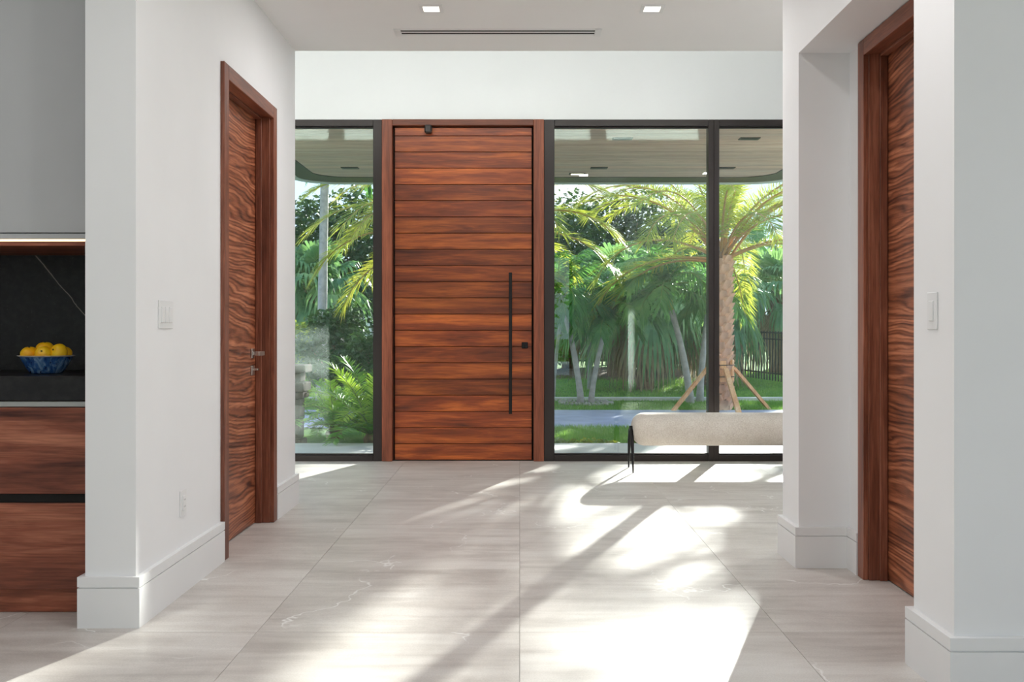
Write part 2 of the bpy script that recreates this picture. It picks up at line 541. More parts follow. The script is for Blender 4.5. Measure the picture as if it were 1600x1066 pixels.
# right: near wall, door recess with header, far pier
DR0, DR1 = 3.66, 4.62
structure('wall_right_near', [(XR, 5.2, 3.12, 3.44, 0, H)], WALL, 'white wall end nearest on the right with a light switch', 'wall')
structure('wall_right_recess', [(1.60, 1.80, 3.44, DR0, 0, 2.494), (1.60, 1.80, DR1, 4.86, 0, 2.494), (1.60, 1.80, DR0, DR1, DH, 2.494),
                                (XR, 1.80, 3.44, 4.86, 2.494, H)], WALL, 'recessed white wall and header around the right walnut door', 'wall')
structure('wall_right_pier', [(XR, 3.05, 4.86, 5.155, 0, H)], WALL, 'white pier between the right door recess and the foyer', 'wall')
structure('wall_foyer_right', [(2.85, 3.05, 5.155, YF + 0.2, 0, TOP)], WALL, 'white foyer wall at the far right beyond the bench', 'wall')
structure('wall_pantry', [(2.9, 3.0, 3.44, 4.86, 0, H)], WALL, 'closet wall behind the right walnut door', 'wall')
# living space behind the camera: side walls and a glazed back
structure('wall_living_left', [(-5.2, -5.0, -6.3, 4.72, 0, H)], WALL, 'white side wall of the living space beside the kitchen', 'wall')
structure('wall_living_right', [(5.0, 5.2, -6.3, -4.5, 0, H), (5.0, 5.2, 1.5, 3.12, 0, H), (5.0, 5.2, -4.5, 1.5, 2.8, H)], WALL, 'white side wall of the living space on the right', 'wall')
structure('wall_back', [(-5.0, -4.6, -6.3, -6.1, 0, H), (1.25, 5.0, -6.3, -6.1, 0, H), (-4.6, 1.25, -6.3, -6.1, 2.95, H)], WALL, 'white back wall framing the rear garden glazing', 'wall')
# entry wall: spandrel between door head and clerestory
structure('wall_front', [(-3.2, 2.85, YF, YF + 0.2, 2.996, 3.8), (-3.2, 2.85, YF, YF + 0.2, 4.5, TOP)], WALL_SATIN, 'bright white wall band above the entry door and windows', 'wall')

# ---- baseboards: lower board + cap strip, mitred along a path
def baseboard(name, path, label, side=1, th=0.022, caps=True):
    """path: points along the wall faces; side=+1 puts the board to the right of the walking direction"""
    P = [Vector(p) for p in path]
    def offs(th):
        out = []
        for i, p in enumerate(P):
            ns = []
            if i > 0:
                d = (P[i] - P[i - 1]).normalized(); ns.append(Vector((d.y, -d.x)) * side)
            if i < len(P) - 1:
                d = (P[i + 1] - P[i]).normalized(); ns.append(Vector((d.y, -d.x)) * side)
            if len(ns) == 2:
                out.append(p + (ns[0] + ns[1]) * th)
            else:
                out.append(p + ns[0] * th)
        return out
    def run(m, z0, z1, th):
        o = offs(th)
        n = len(P)
        vs = []
        for z in (z0, z1):
            vs += [(p.x, p.y, z) for p in P]
            vs += [(p.x, p.y, z) for p in o]
        fs = []
        for i in range(n - 1):
            fs.append((n + i, n + i + 1, 3 * n + i + 1, 3 * n + i))       # front
            fs.append((2 * n + i, 3 * n + i, 3 * n + i + 1, 2 * n + i + 1))  # top
            fs.append((i, i + 1, n + i + 1, n + i))                          # bottom
        fs.append((0, n, 3 * n, 2 * n)); fs.append((n - 1, 3 * n - 1, 4 * n - 1, 2 * n - 1))
        m.add(vs, fs)
    m = MB(); run(m, 0.0, 0.153, th)
    b = tag(m.build(name, TRIM), label, 'baseboard', kind='structure')
    m = MB(); run(m, 0.153, 0.158, th - 0.006); m.build('shadow_groove', TRIM, b)
    m = MB(); run(m, 0.158, 0.197, th); m.build('cap', TRIM, b)
    return b
baseboard('baseboard_left_near', [(-1.684, 4.04), (-1.684, 3.885), (XL, 3.885), (XL, 4.985)], 'tall white baseboard wrapping the near end of the left wall', -1 * -1)
baseboard('baseboard_left_far', [(XL, 6.075), (XL, YS), (-1.684, YS), (-3.2, YS)], 'short white baseboard between left walnut door and foyer', 1)
baseboard('baseboard_right_far', [(1.60, 4.70), (1.60, 4.86), (XR, 4.86), (XR, 5.155), (2.85, 5.155)], 'tall white baseboard around the far right pier', -1)
baseboard('baseboard_right_near', [(1.60, 3.575), (1.60, 3.44), (XR, 3.44), (XR, 3.12), (5.0, 3.12)], 'tall white baseboard around the nearest right wall end', 1)

# ================================================================== entry door
D1 = empty('door_1', (-0.4965, YF, 0), 'tall entry door of horizontal reddish wood planks with black pull bar', 'door', kind='structure')
def child_world(o, p):
    o.parent = p
    o.location = o.location - p.location
    return o
def cw(m, name, mat, p, smooth=False):
    """build in world coordinates, then hang under p (unrotated empty)"""
    o = m.build(name, mat, None, smooth)
    o.parent = p
    o.location = tuple(-c for c in p.location)
    return o
m = MB(); m.bbox(-1.206, -1.115, YF - 0.02, YF + 0.20, 0.0, 2.996, 0.004); cw(m, 'door_jamb', ENTRY_FRAME, D1)
m = MB(); m.bbox(0.122, 0.213, YF - 0.02, YF + 0.20, 0.0, 2.996, 0.004); cw(m, 'door_jamb', ENTRY_FRAME, D1)
m = MB(); m.bbox(-1.115, 0.122, YF - 0.02, YF + 0.20, 2.942, 2.996, 0.004); cw(m, 'door_head', ENTRY_HEAD, D1)
m = MB(); m.box(-1.115, 0.122, YF + 0.075, YF + 0.14, 0.004, 2.942); cw(m, 'door_core', DARK_GAP, D1)
pitch = 0.14275
z1 = 2.934
edges = [0.006]
for k in range(1, 21):
    edges.append(0.006 + k * pitch)
edges.append(z1)
for a, b in zip(edges[:-1], edges[1:]):
    mm = MB(); hh = b - a - 0.004
    mm.bbox(-0.6025, 0.6025, -0.02, 0.02, -hh / 2, hh / 2, 0.0022)
    o = mm.build('plank', ENTRY_WOOD, D1)
    o.location = (-0.4965 + 0.4965 + 0.0, 0.055, (a + b) / 2)
m = MB()
m.bbox(-0.095, -0.066, YF - 0.075, YF - 0.046, 0.42, 1.652, 0.003)
pull = cw(m, 'pull_handle', BLACK, D1)
for z in (0.62, 1.45):
    m = MB(); m.tube([(-0.0805, YF - 0.05, z), (-0.0805, YF + 0.036, z)], 0.009, 10)
    o = m.build('standoff', BLACK, pull)
m = MB(); m.bbox(0.018, 0.072, YF + 0.018, YF + 0.036, 0.99, 1.044, 0.003)
lock = cw(m, 'lock_plate', BLACK, D1)
m = MB(); m.bbox(0.038, 0.052, YF - 0.006, YF + 0.02, 1.0, 1.034, 0.003)
m.build('thumb_turn', BLACK, lock)
m = MB(); m.bbox(-0.832, -0.768, YF - 0.045, YF + 0.03, 2.873, 2.946, 0.012)
cw(m, 'door_stop', BRONZE, D1)
m = MB(); m.box(-1.115, 0.122, YF + 0.03, YF + 0.2, -0.002, 0.005); cw(m, 'threshold', BRONZE, D1)

# ================================================================== windows
def window(name, x0, x1, y, z0, z1, label, jl=0.07, jr=0.07, jt=0.06, jb=0.07, depth=0.11, bars=()):
    r = empty(name, ((x0 + x1) / 2, y, z0), label, 'window', kind='structure')
    def piece(nm, d):
        mm = MB(); mm.bbox(*d, 0.003); cw(mm, nm, BRONZE, r)
    ya, yb = y - 0.005, y + depth
    piece('jamb', (x0, x0 + jl, ya, yb, z0, z1))
    piece('jamb', (x1 - jr, x1, ya, yb, z0, z1))
    piece('head', (x0 + jl, x1 - jr, ya, yb, z1 - jt, z1))
    piece('sill', (x0 + jl, x1 - jr, ya, yb, z0, z0 + jb))
    # slim glazing bead just inside the frame
    piece('bead', (x0 + jl, x1 - jr, ya + 0.03, ya + 0.07, z1 - jt - 0.012, z1 - jt))
    piece('bead', (x0 + jl, x1 - jr, ya + 0.03, ya + 0.07, z0 + jb, z0 + jb + 0.012))
    for bx in bars:
        piece('mullion', (bx - 0.03, bx + 0.03, ya, yb, z0 + jb, z1 - jt))
    mm = MB(); mm.box(x0 + jl - 0.01, x1 - jr + 0.01, y + 0.045, y + 0.057, z0 + jb - 0.01, z1 - jt + 0.01)
    cw(mm, 'pane', GLASS, r)
    return r
window('window_1', -3.2, -1.206, YF, 0, 2.996, 'tall black framed glass panel left of the entry door', 0.07, 0.079, 0.058, 0.052)
window('window_2', 0.213, 1.702, YF, 0, 2.996, 'wide black framed glass panel right of the entry door', 0.092, 0.047, 0.058, 0.055)
window('window_3', 1.702, 2.85, YF, 0, 2.996, 'black framed glass panel at far right behind the bench', 0.047, 0.07, 0.058, 0.055)
window('window_4', -3.2, -1.22, YF, 3.8, 4.5, 'high clerestory pane above the left glass panel')
window('window_5', -1.22, 1.66, YF, 3.8, 4.5, 'high clerestory pane above the entry door')
window('window_6', 1.66, 2.85, YF, 3.8, 4.5, 'high clerestory pane above the bench')
for i, (x, l) in enumerate(((-4.6, 'rear garden glazing beside the kitchen'), (-2.65, 'rear garden glazing in the middle'), (-0.70, 'rear garden glazing farthest right'))):
    window('window_%d' % (7 + i), x, x + 1.95, -6.25, 0, 2.95, l)

w_side = empty('window_10', (5.05, -1.5, 0), 'wide side window of the living space out of view', 'window', kind='structure')
for (ya, yb, za, zb, nm) in ((-4.5, -4.43, 0, 2.8, 'jamb'), (1.43, 1.5, 0, 2.8, 'jamb'), (-1.53, -1.47, 0.07, 2.74, 'mullion'), (-4.43, 1.43, 2.74, 2.8, 'head'), (-4.43, 1.43, 0, 0.07, 'sill')):
    m = MB(); m.bbox(5.02, 5.12, ya, yb, za, zb, 0.003); cw(m, nm, BRONZE, w_side)
m = MB(); m.box(5.065, 5.077, -4.44, 1.44, 0.06, 2.75); cw(m, 'pane', GLASS, w_side)

# ================================================================== side doors
def side_door(name, s, xw, y0, y1, label, lever):
    """s=-1: in the left wall (room on +x side); s=+1: right wall. xw = wall face, y0..y1 opening"""
    r = empty(name, (xw, (y0 + y1) / 2, 0), label, 'door', kind='structure')
    def X(a, b):      # a,b measured from wall face into the room (negative = into wall)
        p, q = xw - s * a, xw - s * b
        return (min(p, q), max(p, q))
    def piece(nm, xa, xb, ya, yb, za, zb, mat, rr=0.002, parent=r):
        mm = MB(); x = X(xa, xb); mm.bbox(x[0], x[1], ya, yb, za, zb, rr)
        return cw(mm, nm, mat, parent)
    cwid = 0.07
    piece('casing', -0.002, 0.020, y0 - 0.065, y0 + 0.012, 0.001, DH + 0.05, WALNUT_Z)
    piece('casing', -0.002, 0.020, y1 - 0.012, y1 + 0.065, 0.001, DH + 0.05, WALNUT_Z)
    piece('casing_head', -0.002, 0.020, y0 + 0.012, y1 - 0.012, DH - 0.025, DH + 0.05, WALNUT_H)
    piece('jamb', -0.19, -0.002, y0, y0 + 0.022, 0.001, DH, WALNUT_Z)
    piece('jamb', -0.19, -0.002, y1 - 0.022, y1, 0.001, DH, WALNUT_Z)
    piece('jamb_head', -0.19, -0.002, y0 + 0.022, y1 - 0.022, DH - 0.022, DH, WALNUT_H)
    # stop bead in front of the leaf
    piece('stop', -0.085, -0.05, y0 + 0.022, y0 + 0.034, 0.001, DH - 0.022, WALNUT_Z)
    piece('stop', -0.085, -0.05, y1 - 0.034, y1 - 0.022, 0.001, DH - 0.022, WALNUT_Z)
    piece('stop', -0.085, -0.05, y0 + 0.034, y1 - 0.034, DH - 0.034, DH - 0.022, WALNUT_H)
    leaf = piece('leaf', -0.13, -0.088, y0 + 0.026, y1 - 0.026, 0.006, DH - 0.026, WALNUT_Y)
    leaf['label'] = 'walnut door leaf with horizontal wavy grain'
    if lever:
        yl = y1 - 0.105
        def hw(nm, parts, par):
            mm = MB()
            for (xa, xb, ya, yb, za, zb) in parts:
                x = X(xa, xb); mm.bbox(x[0], x[1], ya, yb, za, zb, 0.002)
            o = mm.build(nm, NICKEL, par)
            return o
        h = hw('lever_handle', [(-0.088, -0.078, yl - 0.028, yl + 0.028, 0.985, 1.041), (-0.08, -0.026, yl - 0.011, yl + 0.011, 1.002, 1.024),
                                (-0.030, -0.014, yl - 0.12, yl + 0.011, 1.002, 1.026)], leaf)
        h['label'] = 'satin nickel lever'
        d = hw('deadbolt', [(-0.088, -0.078, yl - 0.028, yl + 0.028, 0.885, 0.941), (-0.08, -0.05, yl - 0.014, yl + 0.014, 0.912, 0.924)], leaf)
        d['label'] = 'satin nickel deadbolt'
    return r
side_door('door_2', -1, XL, DL0, DL1, 'walnut door with wavy grain in the left hall wall', True)
side_door('door_3', 1, 1.60, DR0, DR1, 'walnut door with wavy grain in the right recess', False)

# ================================================================== switches and outlet
def plate(name, s, xw, yc, zc, w, h, n, label, cat, outlet=False):
    r = empty(name, (xw, yc, zc), label, cat)
    def X(a, b):
        p, q = xw - s * a, xw - s * b
        return (min(p, q), max(p, q))
    mm = MB(); x = X(0, 0.006); mm.bbox(x[0], x[1], yc - w / 2, yc + w / 2, zc - h / 2, zc + h / 2, 0.002)
    cw(mm, 'cover_plate', SWITCH, r)
    pw = 0.046
    y = yc - pw * (n - 1) / 2
    for k in range(n):
        mm = MB(); x = X(0.004, 0.011)
        mm.bbox(x[0], x[1], y - 0.0165, y + 0.0165, zc - 0.033, zc + 0.033, 0.002)
        f = cw(mm, 'receptacle' if outlet else 'rocker', SWITCH, r)
        if outlet:
            for dz in (-0.018, 0.012):
                for dy in (-0.006, 0.006):
                    mm = MB(); x = X(0.0105, 0.0113); mm.box(x[0], x[1], y + dy - 0.001, y + dy + 0.001, zc + dz, zc + dz + 0.007)
                    mm.build('slot', DARK_GAP, f)
        y += pw
plate('light_switch', -1, XL, 4.205, 1.215, 0.165, 0.118, 3, 'white triple rocker switch plate on the left hall wall', 'switch')
plate('wall_outlet', -1, XL, 4.42, 0.388, 0.075, 0.115, 1, 'white power outlet low on the left hall wall', 'outlet', True)
plate('light_switch', 1, XR, 3.277, 1.213, 0.075, 0.122, 1, 'white single switch plate on the nearest right wall', 'switch')

# ================================================================== ceiling fittings
def downlight(x, y, z, label, group=None, size=0.135, power=LAMP_POWER):
    r = empty('recessed_light', (x, y, z), label, 'light', group)
    h = size / 2
    mm = MB()
    for (a, b, c, d) in ((-h, h, -h, -h + 0.022), (-h, h, h - 0.022, h), (-h, -h + 0.022, -h + 0.022, h - 0.022), (h - 0.022, h, -h + 0.022, h - 0.022)):
        mm.box(a, b, c, d, -0.006, 0.0)
    mm.build('trim_ring', TRIM, r)
    mm = MB(); mm.box(-h + 0.022, h - 0.022, -h + 0.022, h - 0.022, -0.003, -0.001)
    mm.build('lens', LENS, r)
    ld = bpy.data.lights.new('recessed_lamp', 'AREA')
    ld.shape = 'SQUARE'; ld.size = size - 0.044
    ld.energy = power
    ld.color = (1.0, 0.98, 0.98)
    lo = bpy.data.objects.new('lamp_glow', ld)
    COL.objects.link(lo)
    lo.parent = r
    lo.location = (0, 0, -0.009)
downlight(-0.508, 5.76, H, 'left square recessed ceiling light in front of the vent', power=HALL_POWER)
downlight(0.761, 5.76, H, 'right square recessed ceiling light in front of the vent', power=HALL_POWER)
for (x, y) in [(-0.508, 3.2), (0.761, 3.2), (-3.0, 3.0), (3.0, 1.6), (-3.0, 0.4), (0.0, 0.4), (-3.0, -2.6), (0.0, -2.6), (3.0, -1.0), (-1.2, 1.8), (3.0, -3.6), (2.2, 5.9)]:  # unseen ceiling lamps, added to lift the ambient light indoors
    downlight(x, y, H, 'unseen square recessed ceiling light added to brighten the rooms', 'added recessed lights outside the picture', power=6.5 if (y > 2.5 and x < 2) else (HALL_POWER if y > 5 else LAMP_POWER))
r = empty('slot_vent', (-0.135, 6.215, H), 'long white linear slot vent in the low ceiling', 'vent')
mm = MB(); mm.box(-0.62, 0.62, -0.06, 0.06, -0.0015, 0.0); mm.build('slot_back', DARK_GAP, r)
for (ya, yb, z) in ((-0.066, -0.040, -0.003), (-0.010, 0.010, -0.003), (0.040, 0.066, -0.003)):
    mm = MB(); mm.bbox(-0.62, 0.62, ya, yb, z, 0.0, 0.001); mm.build('blade', TRIM, r)
for s in (-1, 1):
    mm = MB(); mm.bbox(s * 0.62 - 0.02, s * 0.62 + 0.02, -0.066, 0.066, -0.009, 0.0, 0.001); mm.build('end_cap', TRIM, r)

# ================================================================== kitchen corner
KX0, KX1, KY = -4.9, -1.69, 4.056
bc = empty('base_cabinet', (-2.25, KY, 0), 'walnut base cabinet with two wide drawers under black counter', 'cabinet')
m = MB(); m.box(-2.80, KX1, KY + 0.022, 4.71, 0.10, 0.862); cw(m, 'body', DARK_GAP, bc)
m = MB(); m.bbox(-2.797, KX1, KY, KY + 0.021, 0.487, 0.836, 0.002); cw(m, 'drawer', WALNUT_X, bc)
m = MB(); m.bbox(-2.797, KX1, KY, KY + 0.021, 0.100, 0.448, 0.002); cw(m, 'drawer', WALNUT_X, bc)
m = MB(); m.bbox(-2.80, KX1, KY + 0.012, KY + 0.05, 0.838, 0.861, 0.002); o = cw(m, 'finger_channel', ALU, bc); o['label'] = 'aluminium channel'
m = MB(); m.bbox(-2.80, KX1, KY + 0.028, KY + 0.05, 0.001, 0.097, 0.002); cw(m, 'toe_panel', WALNUT_X, bc)
bc2 = empty('base_cabinet', (-3.85, KY, 0), 'walnut base cabinet beyond the left picture edge', 'cabinet')
m = MB(); m.box(KX0, -2.81, KY + 0.022, 4.71, 0.10, 0.862); cw(m, 'body', DARK_GAP, bc2)
m = MB(); m.bbox(KX0, -2.803, KY, KY + 0.021, 0.487, 0.836, 0.002); cw(m, 'drawer', WALNUT_X, bc2)
m = MB(); m.bbox(KX0, -2.803, KY, KY + 0.021, 0.100, 0.448, 0.002); cw(m, 'drawer', WALNUT_X, bc2)
m = MB(); m.bbox(KX0, -2.803, KY + 0.028, KY + 0.05, 0.001, 0.097, 0.002); cw(m, 'toe_panel', WALNUT_X, bc2)
ct = onebox('countertop', (KX0, KX1, KY + 0.002, 4.715, 0.862, 0.963), COUNTER, r=0.004)
tag(ct, 'thick black stone countertop under the fruit bowl', 'countertop')
bs = onebox('backsplash', (KX0, KX1, 4.695, 4.72, 0.9635, 1.56), MARBLE)
tag(bs, 'black stone backsplash with one thin white vein', 'backsplash')
uc = empty('upper_cabinet', (-2.3, KY, 1.5), 'plain grey upper cabinet with warm light strip underneath', 'cabinet')
m = MB(); m.bbox(-2.80, KX1, KY, KY + 0.021, 1.545, H - 0.002, 0.002); cw(m, 'door_panel', GREY_LAC, uc)
m = MB(); m.box(-2.80, KX1, KY + 0.022, 4.69, 1.53, H - 0.002); cw(m, 'body', GREY_LAC, uc)
m = MB(); m.bbox(-2.80, KX1, KY + 0.004, KY + 0.04, 1.519, 1.541, 0.001); cw(m, 'bottom_rail', GREY_LAC, uc)
m = MB(); m.bbox(-2.80, KX1, KY + 0.008, KY + 0.03, 1.510, 1.5185, 0.001); cw(m, 'light_strip', LED, uc)
m = MB(); m.box(-2.80, KX1, KY + 0.03, 4.69, 1.500, 1.53); cw(m, 'bottom_panel', WALNUT_X, uc)
m = MB(); m.bbox(-2.80, KX1, KY + 0.006, KY + 0.03, 1.492, 1.5095, 0.001); cw(m, 'bottom_trim', WALNUT_X, uc)
uc2 = empty('upper_cabinet', (-3.8, KY, 1.5), 'plain grey upper cabinet beyond the left picture edge', 'cabinet')
m = MB(); m.bbox(KX0, -2.804, KY, KY + 0.021, 1.545, H - 0.002, 0.002); cw(m, 'door_panel', GREY_LAC, uc2)
m = MB(); m.box(KX0, -2.804, KY + 0.022, 4.69, 1.53, H - 0.002); cw(m, 'body', GREY_LAC, uc2)

# bowl: fluted, wavy glazed blue outside, pale rim and inside
def make_bowl_mat():
    mm = NT('blue_glaze')
    v = mm.coords((1, 1, 0.35))
    n = mm.noise(v, 38, 4, 0.6, 0.8)
    v2 = mm.coords()
    col = mm.ramp(n, [(0.3, srgb(24, 50, 104)), (0.5, srgb(58, 104, 168)), (0.72, srgb(150, 184, 216))])
    spots = mm.ramp(mm.noise(v2, 55, 1), [(0.66, 0.0), (0.70, 1.0)])
    col = mm.mix(spots, col, srgb(14, 24, 66))
    mm.set(Base_Color=col, Roughness=0.25)
    return mm.mat
GLAZE = make_bowl_mat()
GLAZE_IN = plain('pale_glaze', srgb(206, 196, 188), 0.3, var=0.1)
BX, BY, BZ = -2.045, 4.33, 0.9635
bowl = empty('fruit_bowl', (BX, BY, BZ), 'blue glazed fluted ceramic bowl holding yellow fruit', 'bowl')
m = MB()
NS = 72
prof = [(0.0, 0.0), (0.060, 0.0), (0.066, 0.004), (0.079, 0.026), (0.093, 0.052), (0.103, 0.072)]
rings = []
for (rr, z) in prof[1:]:
    ring = []
    for k in range(NS):
        a = 2 * PI * k / NS
        fl = 1 + 0.028 * math.cos(18 * a) * min(1, z / 0.03)
        ring.append((rr * fl * math.cos(a), rr * fl * math.sin(a), z))
    rings.append(ring)
vs = [p for rg in rings for p in rg]
fs = [(i * NS + k, i * NS + (k + 1) % NS, (i + 1) * NS + (k + 1) % NS, (i + 1) * NS + k) for i in range(len(rings) - 1) for k in range(NS)]
fs.append(tuple(range(NS))[::-1])
m.add(vs, fs)
m.build('outer_shell', GLAZE, bowl, True)
m = MB()
inner = [(0.103, 0.072), (0.112, 0.0755), (0.1115, 0.078), (0.098, 0.076), (0.088, 0.052), (0.070, 0.02), (0.052, 0.008), (0.001, 0.007)]
rings = []
for (rr, z) in inner:
    rings.append([(rr * (1 + (0.028 if rr > 0.1 else 0.01) * math.cos(18 * 2 * PI * k / NS)) * math.cos(2 * PI * k / NS),
                   rr * (1 + (0.028 if rr > 0.1 else 0.01) * math.cos(18 * 2 * PI * k / NS)) * math.sin(2 * PI * k / NS), z) for k in range(NS)])
vs = [p for rg in rings for p in rg]
fs = [(i * NS + k, i * NS + (k + 1) % NS, (i + 1) * NS + (k + 1) % NS, (i + 1) * NS + k) for i in range(len(rings) - 1) for k in range(NS)]
m.add(vs, fs)
m.build('rim', GLAZE_IN, bowl, True)

def make_peel():
    mm = NT('mandarin_peel')
    v = mm.coords((1, 1, 1), 5.0)
    n = mm.noise(v, 14, 3)
    col = mm.ramp(n, [(0.3, srgb(252, 176, 6)), (0.6, srgb(255, 206, 24)), (0.8, srgb(255, 222, 70))])
    mm.set(Base_Color=col, Roughness=0.42, Subsurface_Weight=0.05)
    mm.bump(mm.noise(v, 320, 2), 0.35, 0.002)
    return mm.mat
PEEL = make_peel()
CALYX = plain('fruit_stem', srgb(70, 74, 28), 0.8)
bm = bmesh.new()
bmesh.ops.create_uvsphere(bm, u_segments=28, v_segments=18, radius=0.034)
for v in bm.verts:
    z = v.co.z / 0.034
    v.co.z *= 0.86
    rr = math.hypot(v.co.x, v.co.y)
    if rr < 0.016 and z > 0:
        v.co.z -= 0.0035 * (1 - rr / 0.016)
    a = math.atan2(v.co.y, v.co.x)
    s = 1 + 0.012 * math.cos(9 * a) * max(0, z)
    v.co.x *= s; v.co.y *= s
fruit_me = bpy.data.meshes.new('mandarin')
bm.to_mesh(fruit_me); bm.free()
fruit_me.materials.append(PEEL)
fruit_me.polygons.foreach_set('use_smooth', [True] * len(fruit_me.polygons))
m = MB()
m.tube([(0, 0, 0.0245), (0, 0, 0.0285)], [0.0042, 0.003], 7)
calyx_me = m.mesh('stem_end', CALYX)
fruits = [(-0.062, -0.030, 0.073, 0.2, 0.2, 1.0, 'yellow mandarin at the left side of the blue bowl'),
          (-0.020, 0.030, 0.092, 0.1, 0.1, 1.04, 'topmost yellow mandarin rising highest in the blue bowl'),
          (0.012, -0.052, 0.071, 1.0, 0.1, 0.98, 'front middle yellow mandarin with dark stem dot in bowl'),
          (0.068, -0.024, 0.080, 1.15, -0.5, 1.02, 'large yellow mandarin at right of bowl facing stem outward'),
          (0.066, 0.034, 0.076, 0.2, 0.9, 0.90, 'yellow mandarin half hidden at the bowl\'s far right rim'),
          (0.034, 0.052, 0.078, 0.1, 0.3, 0.96, 'yellow mandarin peeking out behind the middle of bowl'),
          (-0.008, 0.0, 0.036, 0.0, 0.0, 0.95, 'yellow mandarin lying under the others in the bowl')]
for (x, y, z, rx, rz, s, lab) in fruits:
    o = link('mandarin', fruit_me, None, (BX + x * 0.94, BY + y * 0.94, BZ + z + 0.011), (rx, 0, rz), s * 1.1)
    tag(o, lab, 'fruit', 'mandarins in the blue bowl')
    link('stem_end', calyx_me, o)

# ================================================================== bench
BXC, BYC = 1.75, 8.23
bench = empty('bench', (BXC, BYC, 0), 'cream upholstered bolster bench with thin black metal legs by the window', 'bench')
L2, hz, hy = 0.825, 0.134, 0.19
NSEC, NL = 40, 36
vs, fs = [], []
# barrel: super-ellipse section swept along x, rounded at both ends
ends = []
rc = 0.10
xs = []
for k in range(11):
    q = PI / 2 * k / 10
    xs.append((-L2 + rc - rc * math.cos(q), 1 - (rc / hz) * 0.92 * (1 - math.sin(q))))
body = xs + [(-x, s) for x, s in reversed(xs)]
for (x, s) in body:
    dy = hy - hz
    for k in range(NSEC):
        a = 2 * PI * k / NSEC
        ca, sa = math.cos(a), math.sin(a)
        e = 0.86
        yy = math.copysign(abs(ca) ** e, ca) * (hy - (1 - s) * hz)
        zz = math.copysign(abs(sa) ** e, sa) * hz * s
        vs.append((x, yy, 0.338 + zz))
nr = len(body)
for i in range(nr - 1):
    for k in range(NSEC):
        fs.append((i * NSEC + k, i * NSEC + (k + 1) % NSEC, (i + 1) * NSEC + (k + 1) % NSEC, (i + 1) * NSEC + k))
fs.append(tuple(range(NSEC))[::-1]); fs.append(tuple((nr - 1) * NSEC + k for k in range(NSEC)))
m = MB(); m.add(vs, fs)
cu = m.build('cushion', FABRIC, bench, True)
for sx in (-1, 1):
    xx = sx * (L2 + 0.012)
    m = MB(); m.tube([(xx + sx * 0.012, 0, 0.345), (xx - sx * 0.02, 0, 0.345)], [0.022, 0.022], 6); m.build('leg_knuckle', BLACK, bench)
    for sy in (-1, 1):
        m = MB()
        m.tube([(xx, sy * 0.006, 0.352), (xx, sy * 0.055, 0.325), (xx, sy * 0.105, 0.24), (xx, sy * 0.14, 0.12), (xx, sy * 0.165, 0.0)],
               [0.013, 0.015, 0.0145, 0.011, 0.006], 8)
        m.build('leg', BLACK, bench, True)

# ================================================================== outdoors: ground
GZ = -0.10
def gz(x, y):
    if y < 17.8:
        return GZ
    t = min(1.0, (y - 17.8) / 9.0)
    return GZ + 0.20 * t * t * (3 - 2 * t) + 0.03 * math.sin(x * 0.7) * t
xs_ = [-120, -60, -30] + [-16 + i for i in range(33)] + [30, 60, 120]
ys_ = [-120, -60, -30, -12, 9.0] + [10 + i for i in range(31)] + [50, 70, 120, 200]
vs = [(x, y, gz(x, y)) for y in ys_ for x in xs_]
nx = len(xs_)
fs = [(j * nx + i, j * nx + i + 1, (j + 1) * nx + i + 1, (j + 1) * nx + i) for j in range(len(ys_) - 1) for i in range(nx - 1)]
m = MB(); m.add(vs, fs)
# ground stays below the house floor slab
gr = tag(m.build('ground', LAWN), 'green lawn ground around the house and drive', 'lawn', kind='structure')
gr.location.z = -0.075 * 0
structure('side_bounce_terrace', [(5.21, 15, -6.30, 3.0, GZ - 0.05, -0.015)], CONCRETE, 'unseen pale terrace added to cut green bounce through the side window', 'terrace')  # unseen pale ground, added so lawn green does not tint the walls
porch = structure('porch_slab', [(-3.6, 5.4, 8.80, 10.33, GZ - 0.05, -0.015)], CONCRETE, 'pale concrete porch slab outside the glass', 'porch')
terr = structure('rear_bounce_terrace', [(-12, 15, -19.5, -6.31, GZ - 0.05, -0.015)], CONCRETE, 'unseen terrace made deep and pale to cut green bounce through the rear glazing', 'terrace')  # unseen, widened and pale to keep lawn green off the walls
structure('driveway', [(-14, 16, 12.75, 15.55, GZ - 0.02, GZ + 0.012)], ASPHALT, 'blue grey driveway crossing in front of the house', 'driveway')
structure('kerb', [(-14, 16, 17.65, 17.85, GZ - 0.02, GZ + 0.06)], CONCRETE, 'low pale concrete kerb along the far lawn edge', 'kerb')

# ---- canopy with timber soffit boards
cz = 3.05
cnp = empty('canopy', (0.3, 10.9, cz), 'flat entrance canopy with rounded corners and timber board soffit', 'canopy', kind='structure')
def rrect(x0, x1, y0, y1, r, n=10, back=False):
    P = [(x0, y0), (x1, y0)]
    for k in range(n + 1):
        a = PI / 2 * k / n
        P.append((x1 - r + r * math.cos(a), y1 - r + r * math.sin(a)))
    for k in range(n + 1):
        a = PI / 2 + PI / 2 * k / n
        P.append((x0 + r + r * math.cos(a), y1 - r + r * math.sin(a)))
    return P
CX0, CX1, CY0, CY1 = -2.85, 3.45, YF + 0.2, 13.0
m = MB(); m.prism(rrect(CX0, CX1, CY0, CY1, 0.55), cz + 0.03, cz + 0.30); cw(m, 'roof_slab', ROOFWHITE, cnp)
def ring(o, i, z0, z1):
    mm = MB(); n = len(o)
    vs = [(x, y, z0) for x, y in o] + [(x, y, z0) for x, y in i] + [(x, y, z1) for x, y in o] + [(x, y, z1) for x, y in i]
    fs = []
    for k in range(n):
        j = (k + 1) % n
        fs += [(k, n + k, n + j, j), (2 * n + k, 2 * n + j, 3 * n + j, 3 * n + k), (k, j, 2 * n + j, 2 * n + k), (n + k, 3 * n + k, 3 * n + j, n + j)]
    mm.add(vs, fs)
    return mm
